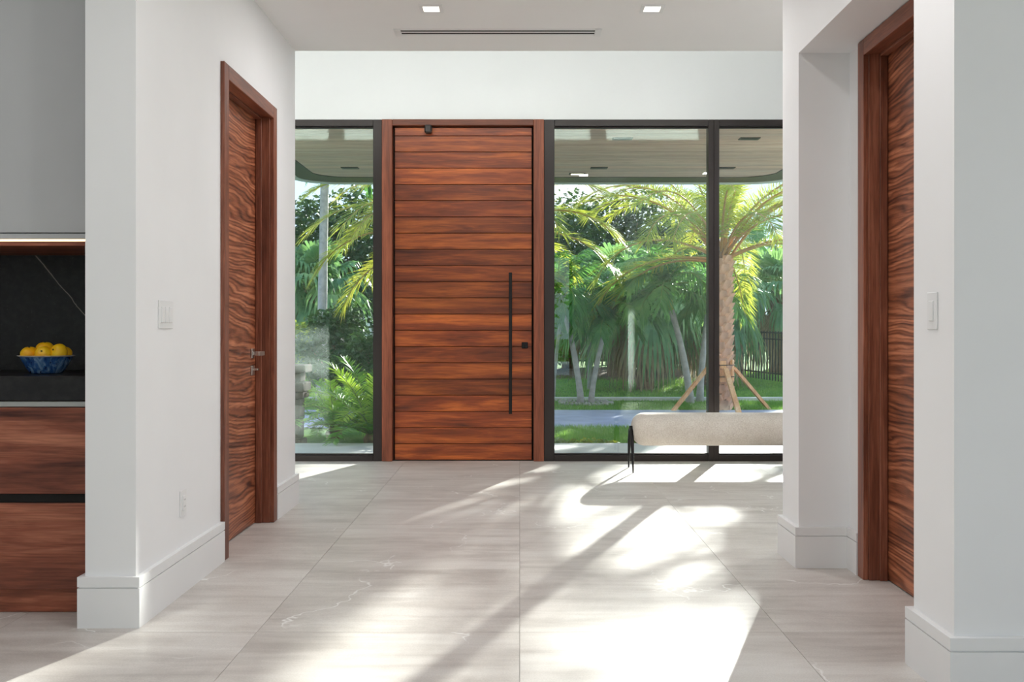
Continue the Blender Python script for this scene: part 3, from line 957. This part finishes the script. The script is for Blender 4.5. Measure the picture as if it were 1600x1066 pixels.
cw(ring(rrect(CX0, CX1, CY0, CY1, 0.55), rrect(CX0 + 0.10, CX1 - 0.10, CY0, CY1 - 0.14, 0.48), cz - 0.012, cz + 0.03), 'edge_trim', ROOFWHITE, cnp)
cw(ring(rrect(CX0 + 0.10, CX1 - 0.10, CY0, CY1 - 0.14, 0.48), rrect(CX0 + 0.34, CX1 - 0.34, CY0, CY1 - 0.55, 0.4), cz - 0.004, cz + 0.03), 'dark_trim_band', BRONZE, cnp)  # dark bronze metal border round the soffit boards
y = CY0 + 0.01
while y < CY1 - 0.60:
    mm = MB(); mm.bbox(CX0 + 0.342, CX1 - 0.342, y, y + 0.132, cz + 0.004, cz + 0.026, 0.004)
    cw(mm, 'soffit_board', SOFFIT, cnp)
    y += 0.14
for i, (x, y, lit) in enumerate([(-1.99, 11.75, False), (0.93, 11.75, False), (2.42, 11.75, False), (0.70, 12.2, True), (2.28, 9.95, False), (1.02, 9.95, False)]):
    mm = MB(); mm.bbox(x - 0.10, x + 0.10, y - 0.06, y + 0.06, cz - 0.004, cz + 0.006, 0.002)
    f = cw(mm, 'soffit_light', BRONZE, cnp)
    mm = MB(); mm.box(x - 0.075, x + 0.075, y - 0.035, y + 0.035, cz - 0.0055, cz - 0.003); mm.build('lens', LENS if lit else BLACK, f)

# ================================================================== plants
def frond_mesh(name, L, elev, droop, n, ll, lw, vee, rng, mats, r0=0.022, start=0.16, fwd=(72, 28), sag=0.22, seg=14):
    """feather frond starting at the origin along +x, arching in the xz plane"""
    m = MB()
    pts, a, p = [], elev, Vector((0, 0, 0))
    tang = []
    for i in range(seg + 1):
        t = i / seg
        a = elev - droop * t ** 1.4
        d = Vector((math.cos(a), 0, math.sin(a)))
        pts.append(p.copy()); tang.append(d)
        p = p + d * (L / seg)
    m.tube(pts, [r0 * (1 - 0.9 * i / seg) + 0.002 for i in range(seg + 1)], 4, 0)
    for side in (-1, 1):
        for k in range(n):
            t = start + (1 - start) * (k + rng.random() * 0.6) / n
            f = t * seg
            i = min(int(f), seg - 1)
            u = f - i
            q = pts[i].lerp(pts[i + 1], u)
            T = tang[i].lerp(tang[i + 1], u).normalized()
            S = Vector((0, side, 0))
            N = S.cross(T) * -side
            if N.z < 0:
                N = -N
            tt = (t - start) / (1 - start)
            ang = math.radians(fwd[0] + (fwd[1] - fwd[0]) * tt + rng.uniform(-7, 7))
            ve = vee + rng.uniform(-0.3, 0.3)
            D = (T * math.cos(ang) + (S * math.cos(ve) + N * math.sin(ve)) * math.sin(ang)).normalized()
            ln = ll * (0.45 + 0.55 * math.sin(PI * min(1, 0.12 + 0.80 * tt)) ** 0.7) * rng.uniform(0.88, 1.1)
            W = D.cross(N)
            if W.length < 0.1:
                W = T
            W = (W.normalized() + N * rng.uniform(-0.5, 0.5)).normalized() * lw / 2
            mid = q + D * ln * 0.5 + Vector((0, 0, -sag * 0.25 * ln))
            tip = q + D * ln + Vector((0, 0, -sag * ln))
            m.add([q - W * 0.5, q + W * 0.5, mid + W, mid - W, tip], [(0, 1, 2, 3), (3, 2, 4)], 1)
    return m.mesh(name, mats)

def fan_mesh(name, R, pet, elev, nseg, rng, mats, droop=0.35):
    """fan leaf on a stalk that starts at the origin along +x"""
    m = MB()
    d = Vector((math.cos(elev), 0, math.sin(elev)))
    p1 = d * pet
    bend = Vector((math.cos(elev - 0.45), 0, math.sin(elev - 0.45)))
    m.tube([(0, 0, 0), d * pet * 0.5, p1], [0.018, 0.013, 0.009], 4, 0)
    S = Vector((0, 1, 0)); N = S.cross(bend)
    if N.z < 0:
        N = -N
    for k in range(nseg):
        a = math.radians(-118 + 236 * (k + 0.5) / nseg)
        D = (bend * math.cos(a) + S * math.sin(a) + N * 0.18).normalized()
        ln = R * (0.72 + 0.28 * math.cos(a * 0.75)) * rng.uniform(0.9, 1.08)
        W = D.cross(N).normalized() * (R * 0.055)
        tl = rng.uniform(0.7, 1.3) * droop
        q1 = p1 + D * ln * 0.55 + Vector((0, 0, -0.06 * ln))
        q2 = p1 + D * ln * 0.82 + Vector((0, 0, -tl * 0.55 * ln))
        q3 = p1 + D * ln * 0.95 + Vector((0, 0, -tl * 1.25 * ln))
        off = N * (0.02 * R * (1 if k % 2 else -1))
        m.add([p1, q1 - W + off, q1 + W - off, q2 + W * 0.7, q2 - W * 0.7, q3], [(0, 1, 2), (1, 4, 3, 2), (4, 5, 3)], 1)
    return m.mesh(name, mats)

rngF = random.Random(3)
# --- date palm fronds: families from upright to drooping
DATE = []
for (e, d, L) in [(80, 38, 2.0), (66, 66, 2.35), (52, 88, 2.55), (38, 96, 2.6), (24, 94, 2.5), (8, 84, 2.3), (-10, 62, 1.9), (58, 104, 2.65)]:
    DATE.append(frond_mesh('date_frond', L, math.radians(e), math.radians(d), 84, 0.42, 0.017, 0.35, rngF, [STEM_LEAF, DATE_LEAF], 0.022, 0.17))

def date_palm(x, y, base, zc, label, seed, r=0.14, nfr=46, phi0=0.0):
    rng = random.Random(seed)
    o = empty('date_palm', (x, y, base), label, 'palm tree', 'date palms beyond the drive')
    h = zc - base
    m = MB()
    m.tube([(0, 0, -0.1)] + [(0, 0, h * i / 8) for i in range(1, 9)], [r * 1.12, r * 1.05] + [r * 0.9] * 5 + [r * 1.0, r * 0.75], 16)
    tr = m.build('trunk', BARK_BROWN, o, True)
    # cut leaf bases wrapped in spirals, each a small wedge
    b = MB()
    b.add([(0, -0.062, -0.05), (0, 0.062, -0.05), (0, 0.05, 0.045), (0, -0.05, 0.045),
           (0.012, -0.03, -0.055), (0.012, 0.03, -0.055), (0.062, 0.034, 0.050), (0.062, -0.034, 0.050)],
          [(4, 5, 6, 7), (0, 4, 7, 3), (1, 2, 6, 5), (3, 7, 6, 2), (0, 1, 5, 4)])
    bme = b.mesh('leaf_base', BOOT)
    nb = int(h / 0.021)
    for k in range(nb):
        a = k * 2.39996
        z = 0.05 + (h - 0.25) * k / nb
        rr = r * 0.88
        link('leaf_base', bme, tr, (rr * math.cos(a), rr * math.sin(a), z), (0, 0.0, a), rng.uniform(1.35, 1.65))
    for k in range(nfr):
        t = k / (nfr - 1)
        fam = min(5, int(t * 5.99))
        if rng.random() < 0.25:
            fam = 7
        a = k * 2.39996 + phi0 + rng.uniform(-0.2, 0.2)
        if fam in (4, 5) and math.sin(a) < -0.5:
            fam = 3
        rr = 0.06 + 0.06 * t
        link('frond', DATE[fam], o, (rr * math.cos(a), rr * math.sin(a), h - 0.02 - 0.22 * t), (rng.uniform(-0.15, 0.15), 0, a), rng.uniform(0.9, 1.08))
    return o
dpa = date_palm(3.13, 15.62, GZ, 2.46, 'sunlit date palm braced with lumber stakes right of the window mullion', 11, nfr=36)
dpb = date_palm(-0.85, 15.75, GZ, 2.62, 'sunlit date palm hidden behind the entry door with fronds showing either side', 23, phi0=0.7, nfr=50)

# lumber bracing of the right date palm
def brace(x, y, base, zb):
    g = 'lumber stakes bracing the date palm'
    o = empty('trunk_collar', (x, y, base + zb), 'collar of short lumber battens strapped round the date palm trunk', 'brace')
    for k in range(6):
        a = PI / 6 + k * PI / 3
        mm = MB(); mm.bbox(-0.02, 0.02, -0.045, 0.045, -0.17, 0.17, 0.004)
        q = mm.build('batten', STAKE, o); q.location = (0.185 * math.cos(a), 0.185 * math.sin(a), 0); q.rotation_euler = (0, 0, a)
    for z in (-0.09, 0.09):
        mm = MB(); mm.tube([(0.215 * math.cos(2 * PI * k / 20), 0.215 * math.sin(2 * PI * k / 20), z) for k in range(21)], 0.008, 6, caps=False)
        mm.build('strap', STRAP, o)
    labs = ['pale lumber stake leaning out to the right of the palm', 'orange lumber stake in front of the palm trunk', 'pale lumber stake leaning out to the left of the palm', 'lumber stake just left of the mullion behind the bench']
    for k, (a, l) in enumerate(zip((0.15, -1.42, PI + 0.25, PI + 1.15), labs)):
        mm = MB(); mm.bar((0.22 * math.cos(a), 0.22 * math.sin(a), 0.66), (0.80 * math.cos(a), 0.80 * math.sin(a), 0.0), 0.075, 0.045)
        q = mm.build('lumber_stake', STAKE); q.location = (x, y, base)
        tag(q, l, 'stake', g)
brace(3.13, 15.62, GZ, 0.62)

# --- smaller feather palms with grey stems and green crownshafts
FEATH = []
for (e, d, L) in [(74, 62, 0.95), (56, 92, 1.1), (38, 104, 1.15), (20, 96, 1.1), (2, 70, 0.95)]:
    FEATH.append(frond_mesh('feather_frond', L, math.radians(e), math.radians(d), 36, 0.36, 0.032, 0.2, rngF, [GREEN_STEM, FEATHER_LEAF], 0.014, 0.14, sag=0.5))
def feather_palm(base, top, label, seed, r=0.05, nfr=18, fs=1.0, shaft=0.3, group='slender feather palms on the far lawn'):
    rng = random.Random(seed)
    o = empty('feather_palm', base, label, 'palm tree', group)
    t = Vector(top) - Vector(base)
    bend = Vector((t.y, -t.x, 0)) * 0.04 + Vector((-t.x, -t.y, 0)) * 0.12
    def P(u):
        return t * u + bend * (4 * u * (1 - u))
    m = MB()
    m.tube([(0, 0, -0.08)] + [tuple(P(u / 8)) for u in range(1, 9)], [r * 1.35, r * 1.15] + [r] * 3 + [r * 0.9] * 4, 12)
    m.build('trunk', BARK_GREY, o, True)
    d = (P(1) - P(0.9)).normalized()
    e = P(1) + d * shaft
    m = MB(); m.tube([tuple(P(1) - d * 0.03), tuple(P(1) + d * shaft * 0.25), tuple(e)], [r * 0.95, r * 1.12, r * 0.6], 12)
    m.build('crownshaft', SHAFT, o, True)
    for k in range(nfr):
        u = k / max(1, nfr - 1)
        a = k * 2.39996 + rng.uniform(-0.3, 0.3)
        link('frond', FEATH[min(4, int(u * 4.99))], o, tuple(e - d * 0.06 * u), (rng.uniform(-0.2, 0.2), 0, a), fs * rng.uniform(0.88, 1.1))
    return o
feather_palm((1.04, 16.9, GZ), (0.74, 16.9, 1.52), 'grey stemmed palm leaning left of the twin pair in the pebble ring', 1, nfr=16, shaft=0.30)
feather_palm((1.20, 16.95, GZ), (1.47, 17.0, 1.22), 'grey stemmed palm leaning right of the twin pair in the pebble ring', 2, 0.045, nfr=18, fs=0.85, shaft=0.24)
feather_palm((2.92, 17.1, GZ), (2.58, 17.1, 1.52), 'leaning grey palm with broad drooping crown left of the mullion', 3, 0.058, nfr=22, fs=1.05, shaft=0.40)
feather_palm((3.14, 17.5, GZ), (3.30, 17.6, 1.45), 'grey palm standing almost behind the window mullion', 4, 0.055, nfr=14, fs=0.85, shaft=0.3)
feather_palm((0.62, 18.6, gz(0.6, 18.6)), (0.76, 18.6, 1.35), 'thin grey palm at the left edge of the right window', 5, 0.035, nfr=12, fs=0.8, shaft=0.2)
feather_palm((1.42, 20.3, gz(1.4, 20.3)), (1.40, 20.3, 1.55), 'straight thin grey palm behind the twin palms', 6, 0.045, nfr=14, fs=1.0, shaft=0.25)
feather_palm((-3.56, 18.0, GZ), (-3.50, 18.0, 3.9), 'tall pale grey palm stem seen through the left window', 7, 0.085, nfr=14, fs=1.5, shaft=0.6)

# pebble ring round the twin palms
rng = random.Random(5)
ringo = empty('pebble_ring', (1.12, 16.9, GZ), 'ring of pale pebbles round the twin palm stems', 'pebbles')
m = MB()
for k in range(14):
    pass
bm = bmesh.new(); bmesh.ops.create_icosphere(bm, subdivisions=1, radius=0.05)
for v in bm.verts:
    v.co *= rng.uniform(0.85, 1.15); v.co.z *= 0.6
peb = bpy.data.meshes.new('pebble'); bm.to_mesh(peb); bm.free(); peb.materials.append(PEBBLE)
for k in range(34):
    a = 2 * PI * k / 34
    link('pebble', peb, ringo, (0.42 * math.cos(a), 0.34 * math.sin(a), 0.015), (rng.random(), rng.random(), rng.random() * 6), rng.uniform(0.7, 1.3))
m = MB(); m.prism([(0.40 * math.cos(2 * PI * k / 24), 0.32 * math.sin(2 * PI * k / 24)) for k in range(24)], -0.03, 0.012)
m.build('mulch_fill', MULCH, ringo)

# --- fan palms
FAN = []
for (e, dr) in [(75, 0.25), (50, 0.4), (28, 0.55), (5, 0.75), (-20, 0.9)]:
    FAN.append(fan_mesh('fan_leaf', 0.72, 0.62, math.radians(e), 26, rngF, [GREEN_STEM, FAN_LEAF], dr))
DRY = [fan_mesh('dry_fan_leaf', 0.62, 0.45, math.radians(-52), 22, rngF, [STEM_LEAF, DRY_LEAF], 0.9)]
def fan_palm(x, y, zc, r, label, seed, nl=26, ndry=8, s=1.0):
    rng = random.Random(seed)
    b = gz(x, y)
    o = empty('fan_palm', (x, y, b), label, 'palm tree', 'fan palms in front of the fence')
    h = zc - b
    m = MB(); m.tube([(0, 0, -0.1), (0, 0, 0.1), (0.02, 0, h * 0.4), (0, 0, h * 0.8), (0, 0, h)], [r * 1.35, r * 1.15, r, r * 1.05, r * 0.7], 12)
    tr = m.build('trunk', BARK_BROWN, o, True)
    b = MB(); b.add([(0, -0.05, 0), (0, 0.05, 0), (0.07, 0.03, 0.16), (0.07, -0.03, 0.16), (0.02, 0, -0.02)], [(0, 1, 2, 3), (0, 4, 1), (1, 4, 2), (0, 3, 4), (3, 2, 4)])
    bme = b.mesh('leaf_base', BARK_BROWN)
    for k in range(int(h * 26)):
        a = k * 2.39996
        link('leaf_base', bme, tr, (r * 0.95 * math.cos(a), r * 0.95 * math.sin(a), 0.1 + (h - 0.2) * k / (h * 26)), (0, 0, a))
    for k in range(nl):
        u = k / (nl - 1)
        a = k * 2.39996 + rng.uniform(-0.2, 0.2)
        link('fan_leaf', FAN[min(4, int(u * 4.99))], o, (0.05 * math.cos(a), 0.05 * math.sin(a), h - 0.1 * u), (rng.uniform(-0.3, 0.3), 0, a), s * rng.uniform(0.88, 1.12))
    for k in range(ndry):
        a = 2 * PI * k / max(1, ndry) + rng.uniform(-0.2, 0.2)
        link('dry_fan_leaf', DRY[0], o, (0.06 * math.cos(a), 0.06 * math.sin(a), h - 0.18), (rng.uniform(-0.2, 0.2), 0, a), s * rng.uniform(0.9, 1.15))
    return o
fan_palm(2.53, 20.2, 1.75, 0.15, 'fan palm with thick shaggy trunk right of the twin palms', 31)
fan_palm(2.20, 23.2, 2.05, 0.16, 'fan palm with rough trunk farther back behind the twin palms', 32)
fan_palm(3.45, 23.8, 1.95, 0.17, 'fan palm behind the leaning grey palm near the fence', 33)
fan_palm(4.05, 21.2, 1.70, 0.13, 'fan palm with drooping leaves just right of the date trunk', 34, s=0.95)
fan_palm(6.5, 25.3, 2.05, 0.18, 'dark fan palm at right window edge behind the fence', 35, s=1.1, ndry=8)
fan_palm(1.25, 25.5, 2.1, 0.16, 'fan palm deep in shade left of the other fan palms', 36)
fan_palm(-4.4, 21.5, 2.0, 0.15, 'fan palm in shade seen through the left window', 37)

# --- leafy trees and shrubs
def leaf_cloud(lobes, n, size, rng, mat, name):
    m = MB()
    tot = sum(l[3] * l[4] * l[5] for l in lobes)
    for (cx, cy, cz_, rx, ry, rz) in lobes:
        for _ in range(int(n * rx * ry * rz / tot)):
            while True:
                d = Vector((rng.gauss(0, 1), rng.gauss(0, 1), rng.gauss(0, 1)))
                if d.length > 0.1:
                    break
            d.normalize()
            q = rng.random() ** 0.4
            p = Vector((cx + d.x * rx * q, cy + d.y * ry * q, cz_ + d.z * rz * q))
            a = Vector((rng.gauss(0, 1), rng.gauss(0, 1), rng.gauss(0, 0.6) - 0.3)).normalized()
            b = a.cross(Vector((rng.gauss(0, 1), rng.gauss(0, 1), rng.gauss(0, 1)))).normalized()
            s = size * rng.uniform(0.7, 1.35)
            m.add([p, p + a * s * 0.5 + b * s * 0.24, p + a * s, p + a * s * 0.5 - b * s * 0.24], [(0, 1, 2, 3)])
    return m.mesh(name, mat)

def leafy_tree(x, y, h, w, label, seed, mat=DARK_LEAF, n=5500, size=0.17, trunk=0.12, low=0.35, group='leafy trees beyond the fence', cat='tree', name='leafy_tree'):
    rng = random.Random(seed)
    b = gz(x, y)
    o = empty(name, (x, y, b), label, cat, group)
    lobes = []
    nl = 9
    for k in range(nl):
        a = k * 2.39996
        u = (k + 0.5) / nl
        rr = w * 0.55 * (1 - abs(u - 0.45) * 0.9)
        z = h * (low + (0.92 - low) * u)
        s = w * rng.uniform(0.38, 0.52)
        lobes.append((rr * math.cos(a), rr * math.sin(a), z, s, s, s * 0.8))
    m = MB()
    m.tube([(0, 0, -0.1), (0.03, 0, h * 0.2), (0, 0.03, h * 0.45), (0.02, 0, h * 0.8)], [trunk * 1.3, trunk, trunk * 0.8, trunk * 0.3], 9)
    for l in lobes[::2]:
        m.tube([(0, 0, h * 0.3), (l[0] * 0.6, l[1] * 0.6, (h * 0.3 + l[2]) / 2), l[:3]], [trunk * 0.5, trunk * 0.35, trunk * 0.12], 6)
    m.build('trunk', BARK_BROWN, o, True)
    link('crown', leaf_cloud(lobes, n, size, rng, mat, 'crown'), o)
    return o
leafy_tree(0.9, 29.0, 4.9, 2.1, 'dark leafy tree behind the twin palms beyond the fence', 41)
leafy_tree(3.0, 30.5, 5.2, 2.3, 'tall dark leafy tree behind the fan palms beyond the fence', 42, n=5500, low=0.5)
leafy_tree(5.0, 31.5, 4.6, 1.9, 'dark leafy tree behind the date palm trunk', 43, low=0.55)
leafy_tree(7.6, 29.5, 3.6, 1.0, 'mid green rounded tree at the right window edge', 44, BRIGHT_LEAF, 2600, 0.19, low=0.62)
leafy_tree(-4.6, 25.0, 4.6, 2.0, 'dark leafy tree filling the left window beside the door', 45, n=6500)
leafy_tree(-6.6, 27.0, 4.4, 2.2, 'dark leafy tree at far left of the left window', 46, n=6500)
leafy_tree(-2.6, 29.0, 5.2, 2.4, 'dark leafy tree standing behind the entry door', 47, n=5000)
leafy_tree(6.95, 20.0, 5.2, 0.95, 'loose leafy tree right of the window view casting dapples on the floor', 48, BRIGHT_LEAF, 900, 0.26, 0.07, 0.66)
SG = 'rounded leafy shrubs'
leafy_tree(0.55, 24.5, 1.9, 0.9, 'shrub with light green leaves behind the thin left palm', 51, BRIGHT_LEAF, 2600, 0.12, 0.03, 0.25, SG, 'shrub', 'leafy_shrub')
leafy_tree(1.75, 26.2, 1.7, 0.8, 'shrub with light green leaves between the shaded trunks', 52, BRIGHT_LEAF, 2200, 0.12, 0.03, 0.25, SG, 'shrub', 'leafy_shrub')
leafy_tree(4.75, 27.9, 1.9, 0.8, 'bright yellow green shrub right of date trunk behind fence', 53, BRIGHT_LEAF, 2400, 0.13, 0.03, 0.25, SG, 'shrub', 'leafy_shrub')
leafy_tree(3.3, 29.0, 1.5, 0.8, 'dark low shrub behind the central fan palms', 54, DARK_LEAF, 2200, 0.13, 0.03, 0.25, SG, 'shrub', 'leafy_shrub')
leafy_tree(-3.2, 17.2, 1.7, 0.75, 'dense dark shrub beside the pale palm stem at left', 55, DARK_LEAF, 3600, 0.10, 0.03, 0.22, SG, 'shrub', 'leafy_shrub')
leafy_tree(-2.45, 16.2, 1.25, 0.7, 'low dark shrub beside the door frame in left window', 56, DARK_LEAF, 3200, 0.09, 0.03, 0.22, SG, 'shrub', 'leafy_shrub')
leafy_tree(-4.35, 18.9, 1.3, 0.7, 'mid green shrub at the left edge of left window', 57, BRIGHT_LEAF, 2600, 0.10, 0.03, 0.22, SG, 'shrub', 'leafy_shrub')

# distant slim palm above the roofs
feather_palm((10.7, 45.0, gz(10.7, 45)), (10.6, 45.0, 4.6), 'distant palm silhouette against the pale sky at right', 61, 0.11, nfr=16, fs=1.6, shaft=0.5, group=None)

# unseen trees behind the terrace, added to block the low sky
for k in range(5):
    leafy_tree(-9.0 + 4.4 * k, -24.0, 4.2, 2.3, 'unseen leafy tree added behind the camera to block low sky', 90 + k, BRIGHT_LEAF, 2500, 0.34, 0.12, 0.2, 'sky blocking trees added behind the camera')

# --- cycads by the left glass
CYC = []
for (e, d, L) in [(78, 48, 0.85), (60, 66, 0.92), (42, 70, 0.95), (24, 62, 0.9)]:
    CYC.append(frond_mesh('cycad_frond', L, math.radians(e), math.radians(d), 44, 0.17, 0.017, 0.25, rngF, [GREEN_STEM, CYCAD_LEAF], 0.009, 0.12, fwd=(80, 45), sag=0.1))
def cycad(x, y, label, seed, n=20, s=1.0):
    rng = random.Random(seed)
    o = empty('cycad', (x, y, GZ), label, 'cycad', 'cycads outside the left glass')
    m = MB(); m.tube([(0, 0, -0.02), (0, 0, 0.06), (0, 0, 0.13)], [0.085, 0.10, 0.05], 12); m.build('stump', BARK_BROWN, o, True)
    for k in range(n):
        u = k / (n - 1)
        a = k * 2.39996 + rng.uniform(-0.2, 0.2)
        link('frond', CYC[min(3, int(u * 3.99))], o, (0.03 * math.cos(a), 0.03 * math.sin(a), 0.11), (rng.uniform(-0.2, 0.2), 0, a), s * rng.uniform(0.85, 1.1))
cycad(-1.62, 11.0, 'bright green cycad with arching fronds beside the door frame', 71, 30, 1.05)
cycad(-2.15, 11.6, 'green cycad between the stone column and the door', 72, 20, 0.8)
cycad(-2.55, 10.9, 'cycad fronds close against the stone column', 73, 16, 0.7)

# --- stepped stone column outside the left window
sc_ = empty('stone_column', (-2.43, 10.62, GZ), 'weathered brown stepped stone column among the cycads', 'column')
steps = [(0.30, 0.0, 0.10), (0.25, 0.10, 0.30), (0.27, 0.302, 0.46), (0.24, 0.462, 0.53), (0.33, 0.532, 0.60), (0.38, 0.602, 0.70), (0.26, 0.702, 0.80), (0.38, 0.802, 0.885)]
rng = random.Random(9)
for (w, a, b) in steps:
    mm = MB(); mm.bbox(-w / 2, w / 2, -w / 2, w / 2, a, b, 0.012)
    q = mm.build('stone_block', STONE, sc_); q.location = (rng.uniform(-0.01, 0.01), rng.uniform(-0.01, 0.01), 0)

# --- metal fence
fence = empty('metal_fence', (3.9, 27.5, 0), 'black metal picket fence behind the garden palms', 'fence')
mp = MB(); mp.box(-0.011, 0.011, -0.011, 0.011, 0.0, 1.10); picket_me = mp.mesh('picket', BLACK)
mp = MB(); mp.box(-0.032, 0.032, -0.032, 0.032, -0.1, 1.16); mp.box(-0.04, 0.04, -0.04, 0.04, 1.16, 1.19); post_me = mp.mesh('post', BLACK)
def fence_run(a, b):
    a, b = Vector(a), Vector(b)
    n = int((b - a).length / 0.115)
    rz = math.atan2((b - a).y, (b - a).x)
    for k in range(n + 1):
        p = a.lerp(b, k / n)
        z = gz(p.x, p.y) + 0.04
        link('post' if k % 18 == 0 else 'picket', post_me if k % 18 == 0 else picket_me, fence, (p.x - 3.9, p.y - 27.5, z), (0, 0, rz))
    for z in (0.16, 0.92, 1.06):
        mm = MB()
        mm.bar((a.x, a.y, gz(a.x, a.y) + 0.04 + z), (b.x, b.y, gz(b.x, b.y) + 0.04 + z), 0.028, 0.032)
        cw(mm, 'rail', BLACK, fence)
fence_run((-7.5, 28.6), (3.9, 27.5))
fence_run((3.9, 27.5), (6.9, 18.3))

# mulch bed under the fan palms
m = MB()
rng = random.Random(4)
poly = [(2.6 + (3.2 + 0.5 * rng.uniform(-1, 1)) * math.cos(2 * PI * k / 40), 24.6 + (2.5 + 0.4 * rng.uniform(-1, 1)) * math.sin(2 * PI * k / 40)) for k in range(40)]
vs = [(2.6, 24.6, gz(2.6, 24.6) + 0.10)]
for f in (0.5, 1.0):
    vs += [(2.6 + (x - 2.6) * f, 24.6 + (y - 24.6) * f, gz(2.6 + (x - 2.6) * f, 24.6 + (y - 24.6) * f) + (0.08 if f < 1 else -0.02)) for x, y in poly]
fs = [(0, 1 + k, 1 + (k + 1) % 40) for k in range(40)] + [(1 + k, 41 + k, 41 + (k + 1) % 40, 1 + (k + 1) % 40) for k in range(40)]
m.add(vs, fs)
tag(m.build('mulch_bed', MULCH), 'brown mulch bed under the fan palms by the fence', 'mulch', kind='structure')

# pale house far behind the fence
hs = empty('far_house', (2.5, 43.0, 0.1), 'pale white house glimpsed between trunks beyond the fence', 'building')
m = MB(); m.box(-7.5, 9.0, 43, 48, 0.0, 2.7); cw(m, 'wall', FARWHITE, hs)
m = MB(); m.add([(-8, 42.4, 2.7), (9.5, 42.4, 2.7), (9.5, 48.6, 2.7), (-8, 48.6, 2.7), (-5, 45.5, 4.0), (6.5, 45.5, 4.0)], [(0, 1, 5, 4), (1, 2, 5), (2, 3, 4, 5), (3, 0, 4), (0, 3, 2, 1)])
cw(m, 'roof', FARROOF, hs)
for x in (-5.5, -3.0, 0.5, 4.0, 6.5):
    m = MB(); m.bbox(x - 0.6, x + 0.6, 42.96, 43.02, 0.9, 2.1, 0.01); cw(m, 'window', BRONZE, hs)
# overhead line
m = MB(); m.tube([(-20, 50, 5.4), (-5, 50, 5.1), (10, 50, 5.05), (25, 50, 5.2), (40, 50, 5.5)], 0.022, 5)
tag(m.build('utility_wire', BLACK), 'thin dark overhead wire crossing the sky at right', 'wire')
for x, l in ((-20, 'timber utility pole far left out of view'), (40, 'timber utility pole far right out of view')):
    m = MB(); m.tube([(x, 50, 0), (x, 50, 6.2)], [0.14, 0.10], 10); m.bar((x - 0.7, 50, 5.5), (x + 0.7, 50, 5.5), 0.09, 0.09)
    tag(m.build('utility_pole', BARK_BROWN), l, 'pole')

# --- grass: blades nobody could count
def grass(name, x0, x1, y0, y1, n, h, label, seed, wid=0.006, avoid=None):
    rng = random.Random(seed)
    m = MB()
    for _ in range(n):
        x, y = rng.uniform(x0, x1), rng.uniform(y0, y1)
        if avoid and avoid(x, y):
            continue
        z = gz(x, y) - 0.005
        a = rng.uniform(0, 2 * PI)
        hh = h * rng.uniform(0.5, 1.3)
        lx, ly = rng.gauss(0, 0.35) * hh, rng.gauss(0, 0.35) * hh
        dx, dy = math.cos(a) * wid / 2, math.sin(a) * wid / 2
        m.add([(x - dx, y - dy, z), (x + dx, y + dy, z), (x + lx, y + ly, z + hh)], [(0, 1, 2)])
    return tag(m.build(name, GRASS), label, 'grass', kind='stuff')
grass('grass', -0.4, 5.2, 10.34, 12.74, 42000, 0.07, 'short green grass strip between porch and driveway', 1, 0.008)
grass('grass', -5.0, 6.5, 15.56, 17.64, 26000, 0.05, 'grass verge between driveway and kerb', 2, 0.010)
grass('grass', -6.0, 8.0, 17.9, 26.0, 60000, 0.06, 'lawn grass rising toward the fence', 3, 0.014)

# low leafy ground cover along the porch edge: clumps
gcl = [leaf_cloud([(0, 0, 0.05, 0.14, 0.11, 0.06)], 170, 0.055, random.Random(80 + k), BRIGHT_LEAF, 'leaf_clump') for k in range(3)]
rng = random.Random(12)
k = 0
x = 0.35
while x < 3.6:
    o = link('ground_cover', gcl[k % 3], None, (x, 10.50 + rng.uniform(-0.05, 0.1), GZ), (0, 0, rng.random() * 6), rng.uniform(0.9, 1.3))
    tag(o, 'small clump of leafy ground cover along the porch edge', 'ground cover', 'ground cover clumps along the porch')
    x += rng.uniform(0.17, 0.24); k += 1
